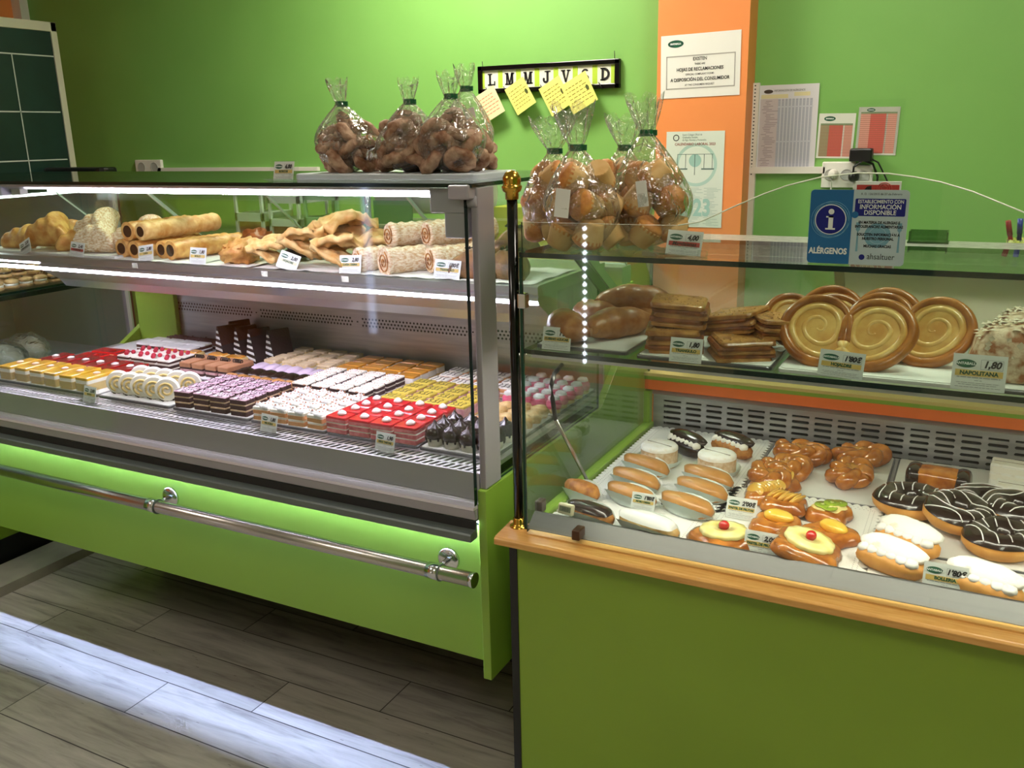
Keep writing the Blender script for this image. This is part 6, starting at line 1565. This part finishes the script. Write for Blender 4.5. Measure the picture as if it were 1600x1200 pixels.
# ------------------------------------------------------------------ back counter with slicer and cartons
ct = thing('back_counter', 'green fronted work counter with pale top along the back wall behind the left case', 'counter', (-2.12, 3.2, 0))
MB().box(-.96, .96, -.24, .32, .0, .98).build('body', M_OLIVE, ct)
MB().box(-.98, .97, -.28, .33, .98, 1.01).build('worktop', mat('worktop_wood', (190, 150, 96), .4, c2=(172, 130, 78), scale=9, stretch=(2, 20, 20)), ct)
sl = thing('bread_slicer', 'grey bread slicing machine with rounded cover and two steel posts on the back counter', 'machine', (-1.93, 3.08, 1.01))
b = MB(); b.rbox(0, 0, 0, .50, .30, .12, .01, 0); b.build('base', mat('machine_grey', (132, 132, 124), .4, .3), sl)
b = MB(); b.M = Matrix.Rotation(R(90), 4, 'Y'); b.lathe([(.0005, -.24), (.075, -.24), (.08, -.235), (.08, .235), (.075, .24), (.0005, .24)], 28, -.235, -.02); b.build('cover', mat('cover_pale', (190, 190, 186), .3), sl)
b = MB(); b.box(-.25, .25, -.14, .02, .31, .325); b.build('top_lid', mat('machine_grey', (132, 132, 124), .4, .3), sl)
for s__ in (-.27, .27): MB().tube([(s__, -.1, 0), (s__, -.1, .345)], .014, 14).build('post', M_CHROME, sl)
b = MB(); b.box(-.2, -.02, -.16, -.155, .125, .215); b.build('green_panel', mat('panel_green', (30, 98, 64), .4), sl)
YELL = mat('carton_yellow', (188, 186, 40), .5, c2=(176, 178, 48), scale=6)
cprot = None
def carton(w_, d_, h_):
    b = MB(); b.box(-w_/2, w_/2, -d_/2, d_/2, 0, h_)
    o = tag(b.build('carton', YELL, bevel=.002), '', 'box', 'yellow cartons on the back counter'); MB().box(-w_*.5, w_*.5, -d_/2-.0006, -d_/2, h_*.45, h_*.55).build('tape', mat('tape', (206, 204, 120), .3), o); return o
cprot = carton(.135, .16, .095)
for j in range(3):
    for i in range(3):
        if j == 2 and i == 0: continue
        place(cprot, (-1.585+i*.14+.004*j, 3.10, 1.0103+j*.0955), .0, 'yellow green carton on the back counter, %s layer, %s' % (['bottom', 'middle', 'top'][j], ['next to the slicer', 'middle one', 'nearest the orange column'][i]))
for i, (x, w_, h_, m, lab) in enumerate(((-2.86, .16, .26, mat('crate_white', (190, 204, 190), .5), 'pale crate at the left end of the back counter'), (-2.66, .17, .22, mat('crate_white', (190, 204, 190), .5), 'pale crate second from the left on the back counter'), (-2.46, .18, .24, mat('crate_green', (120, 166, 120), .5), 'light green crate left of the slicer'))):
    o = thing('bread_crate', lab, 'crate', (x, 3.1, 1.01)); b = MB()
    for zz_ in (0, h_*.42, h_*.86): b.box(-w_/2, w_/2, -.1, .1, zz_, zz_+h_*.14)
    for sx_ in (-1, 1):
        for sy_ in (-1, 1): b.box(sx_*(w_/2-.006)-.006, sx_*(w_/2-.006)+.006, sy_*.094-.006, sy_*.094+.006, 0, h_)
    b.build('frame', m, o); MB().box(-w_/2+.012, w_/2-.012, -.088, .088, h_*.14, h_*.42).build('contents', mat('bread_mass', (176, 138, 76), .6, c2=(150, 110, 50), scale=20), o)
# ------------------------------------------------------------------ second unit joining at the left corner
cu = thing('display_case', 'dark corner display case with biscuits on a glass shelf, left of the long case', 'display case', (-3.3, 1.6, 0))
def up(name, mb, mats): o = mb.build(name, mats, cu); o.location = -cu.location; return o
up('plinth', MB().box(-3.7, -2.985, .7, 2.42, 0, .12), M_BLACK)
up('front_panel', MB().box(-3.7, -2.97, .7, 2.42, .12, .64), M_OLIVE)
up('deck', MB().box(-3.7, -2.96, .7, 2.42, .64, .66), M_GREYP)
up('glass_shelf', MB().pane(-3.5, -2.99, .72, 2.36, .962, .970, 'z'), [M_GLASS2, M_EDGED])
up('shelf_edge', MB().box(-2.995, -2.98, .72, 2.36, .945, .962), M_BLACK)
up('back_wall', MB().box(-3.72, -3.70, .7, 2.42, .64, 1.30), mat('grey_green_panel', (128, 142, 132), .4))
up('added_light', MB().box(-3.1, -3.06, .9, 2.3, 1.285, 1.295), emis('added_corner_led', (.95, 1.0, 1.0), 9))  # light strip added to brighten the inside of the corner case
up('end_frame', MB().box(-3.7, -2.97, 2.40, 2.42, .66, 1.30), mat('grey_green_panel', (70, 84, 74), .4))
up('corner_strip', MB().box(-2.975, -2.955, 2.385, 2.40, .66, 1.30), M_GREYP)
up('top_panel', MB().box(-3.7, -2.97, .7, 2.42, 1.30, 1.33), mat('dark_green_panel', (26, 44, 28), .5))
up('front_glass', MB().pane(-2.968, -2.962, .7, 2.40, .66, 1.30, 'x'), [M_GLASS, M_EDGE])
def biscuit(m, top, stripes):
    b = MB(); b.blob(0, 0, .009, .026, .024, .009, 0, pw=2.3, nu=18, nv=8); b.blob(0, 0, .027, .025, .023, .010, 0, pw=2.2, nu=18, nv=8)
    o = mk('filled_biscuit', '', 'biscuit', b, [m], group='filled biscuits on the corner shelf'); f_ = MB(); f_.lathe([(.021, .014), (.022, .022)], 18); f_.build('filling', top, o)
    if stripes:
        s_ = MB()
        for q in range(4): x = -.014+q*.0095; s_.tube([(x, -.018, .0325), (x+.002, 0, .0378), (x, .018, .0325)], .0016, 6)
        s_.build('stripes', F_CHOC, o)
    return o
B1, B2 = biscuit(F_BISCUIT, F_CREAM, False), biscuit(F_BISCUIT, F_CHOC, True)
for i in range(18):
    r_, c_ = i % 2, i//2
    y_ = 1.87+c_*.056; x_ = -3.035-r_*.06
    place(B2 if (c_ > 4) else B1, (x_, y_, .9705), rng.uniform(0, 3), '%s biscuit, %s row, %s from the camera end' % ('striped filled' if c_ > 4 else 'plain filled', 'front' if r_ == 0 else 'second', (ORD+['ninth'])[c_]))
for i in range(6):
    y_ = 1.98+i*.056; place(B2, (-3.065, y_, 1.010), rng.uniform(0, 3), 'striped filled biscuit lying on top of the pile, %s from the camera end' % ORD[i])
for i in range(3):
    b = MB(); b.blob(0, 0, .022, .05, .03, .022, 0, seed=i, amp=.2, flat=0)
    o = tag(b.build('red_pastry', mat('red_bun', (150, 40, 40), .35, c2=(120, 24, 28), scale=20)), 'red glazed bun on the corner glass shelf, %s' % ['nearest', 'middle', 'farthest'][i], 'pastry', 'red glazed buns'); o.location = (-3.14, 1.80+i*.095, .9705)
for i in range(6):
    b = MB(); b.blob(0, 0, .06, .085, .055, .06, 0, seed=i, amp=.15, flat=0)
    o = tag(b.build('bread_roll', mat('pale_roll', (200, 190, 170), .5, c2=(170, 156, 130), scale=14)), 'bagged pale bread roll on the corner deck, %s in the row' % ORD[i], 'bread', 'bagged rolls'); o.location = (-3.07-.04*(i % 2), 1.45+i*.12, .6605)
    f_ = MB(); f_.blob(0, 0, .064, .094, .062, .068, 0, seed=i+3, amp=.25, freq=14, flat=.0005); f_.build('plastic_wrap', M_FILM, o)
st_ = MB(); st_.box(-2.96, -2.80, .7, 2.02, 0, .035); tag(st_.build('floor_step', mat('step_grey', (176, 170, 158), .6, c2=(150, 144, 134), scale=6)), 'low grey stone threshold strip on the floor along the corner case', 'step')

texts_to_meshes()
# ------------------------------------------------------------------ render settings
w_ = bpy.data.worlds.new('world'); sc.world = w_; w_.use_nodes = True
w_.node_tree.nodes['Background'].inputs[0].default_value = (.5, .5, .5, 1); w_.node_tree.nodes['Background'].inputs[1].default_value = .05
vs_ = sc.view_settings; vs_.view_transform = 'Standard'; vs_.look = 'None'; vs_.gamma = 1; vs_.use_curve_mapping = False; vs_.exposure = 0.0
cy = sc.cycles
cy.max_bounces = 12; cy.transparent_max_bounces = 40; cy.diffuse_bounces = 4; cy.glossy_bounces = 4; cy.transmission_bounces = 8
cy.use_denoising = True; cy.sample_clamp_indirect = 6; cy.caustics_reflective = False; cy.caustics_refractive = False
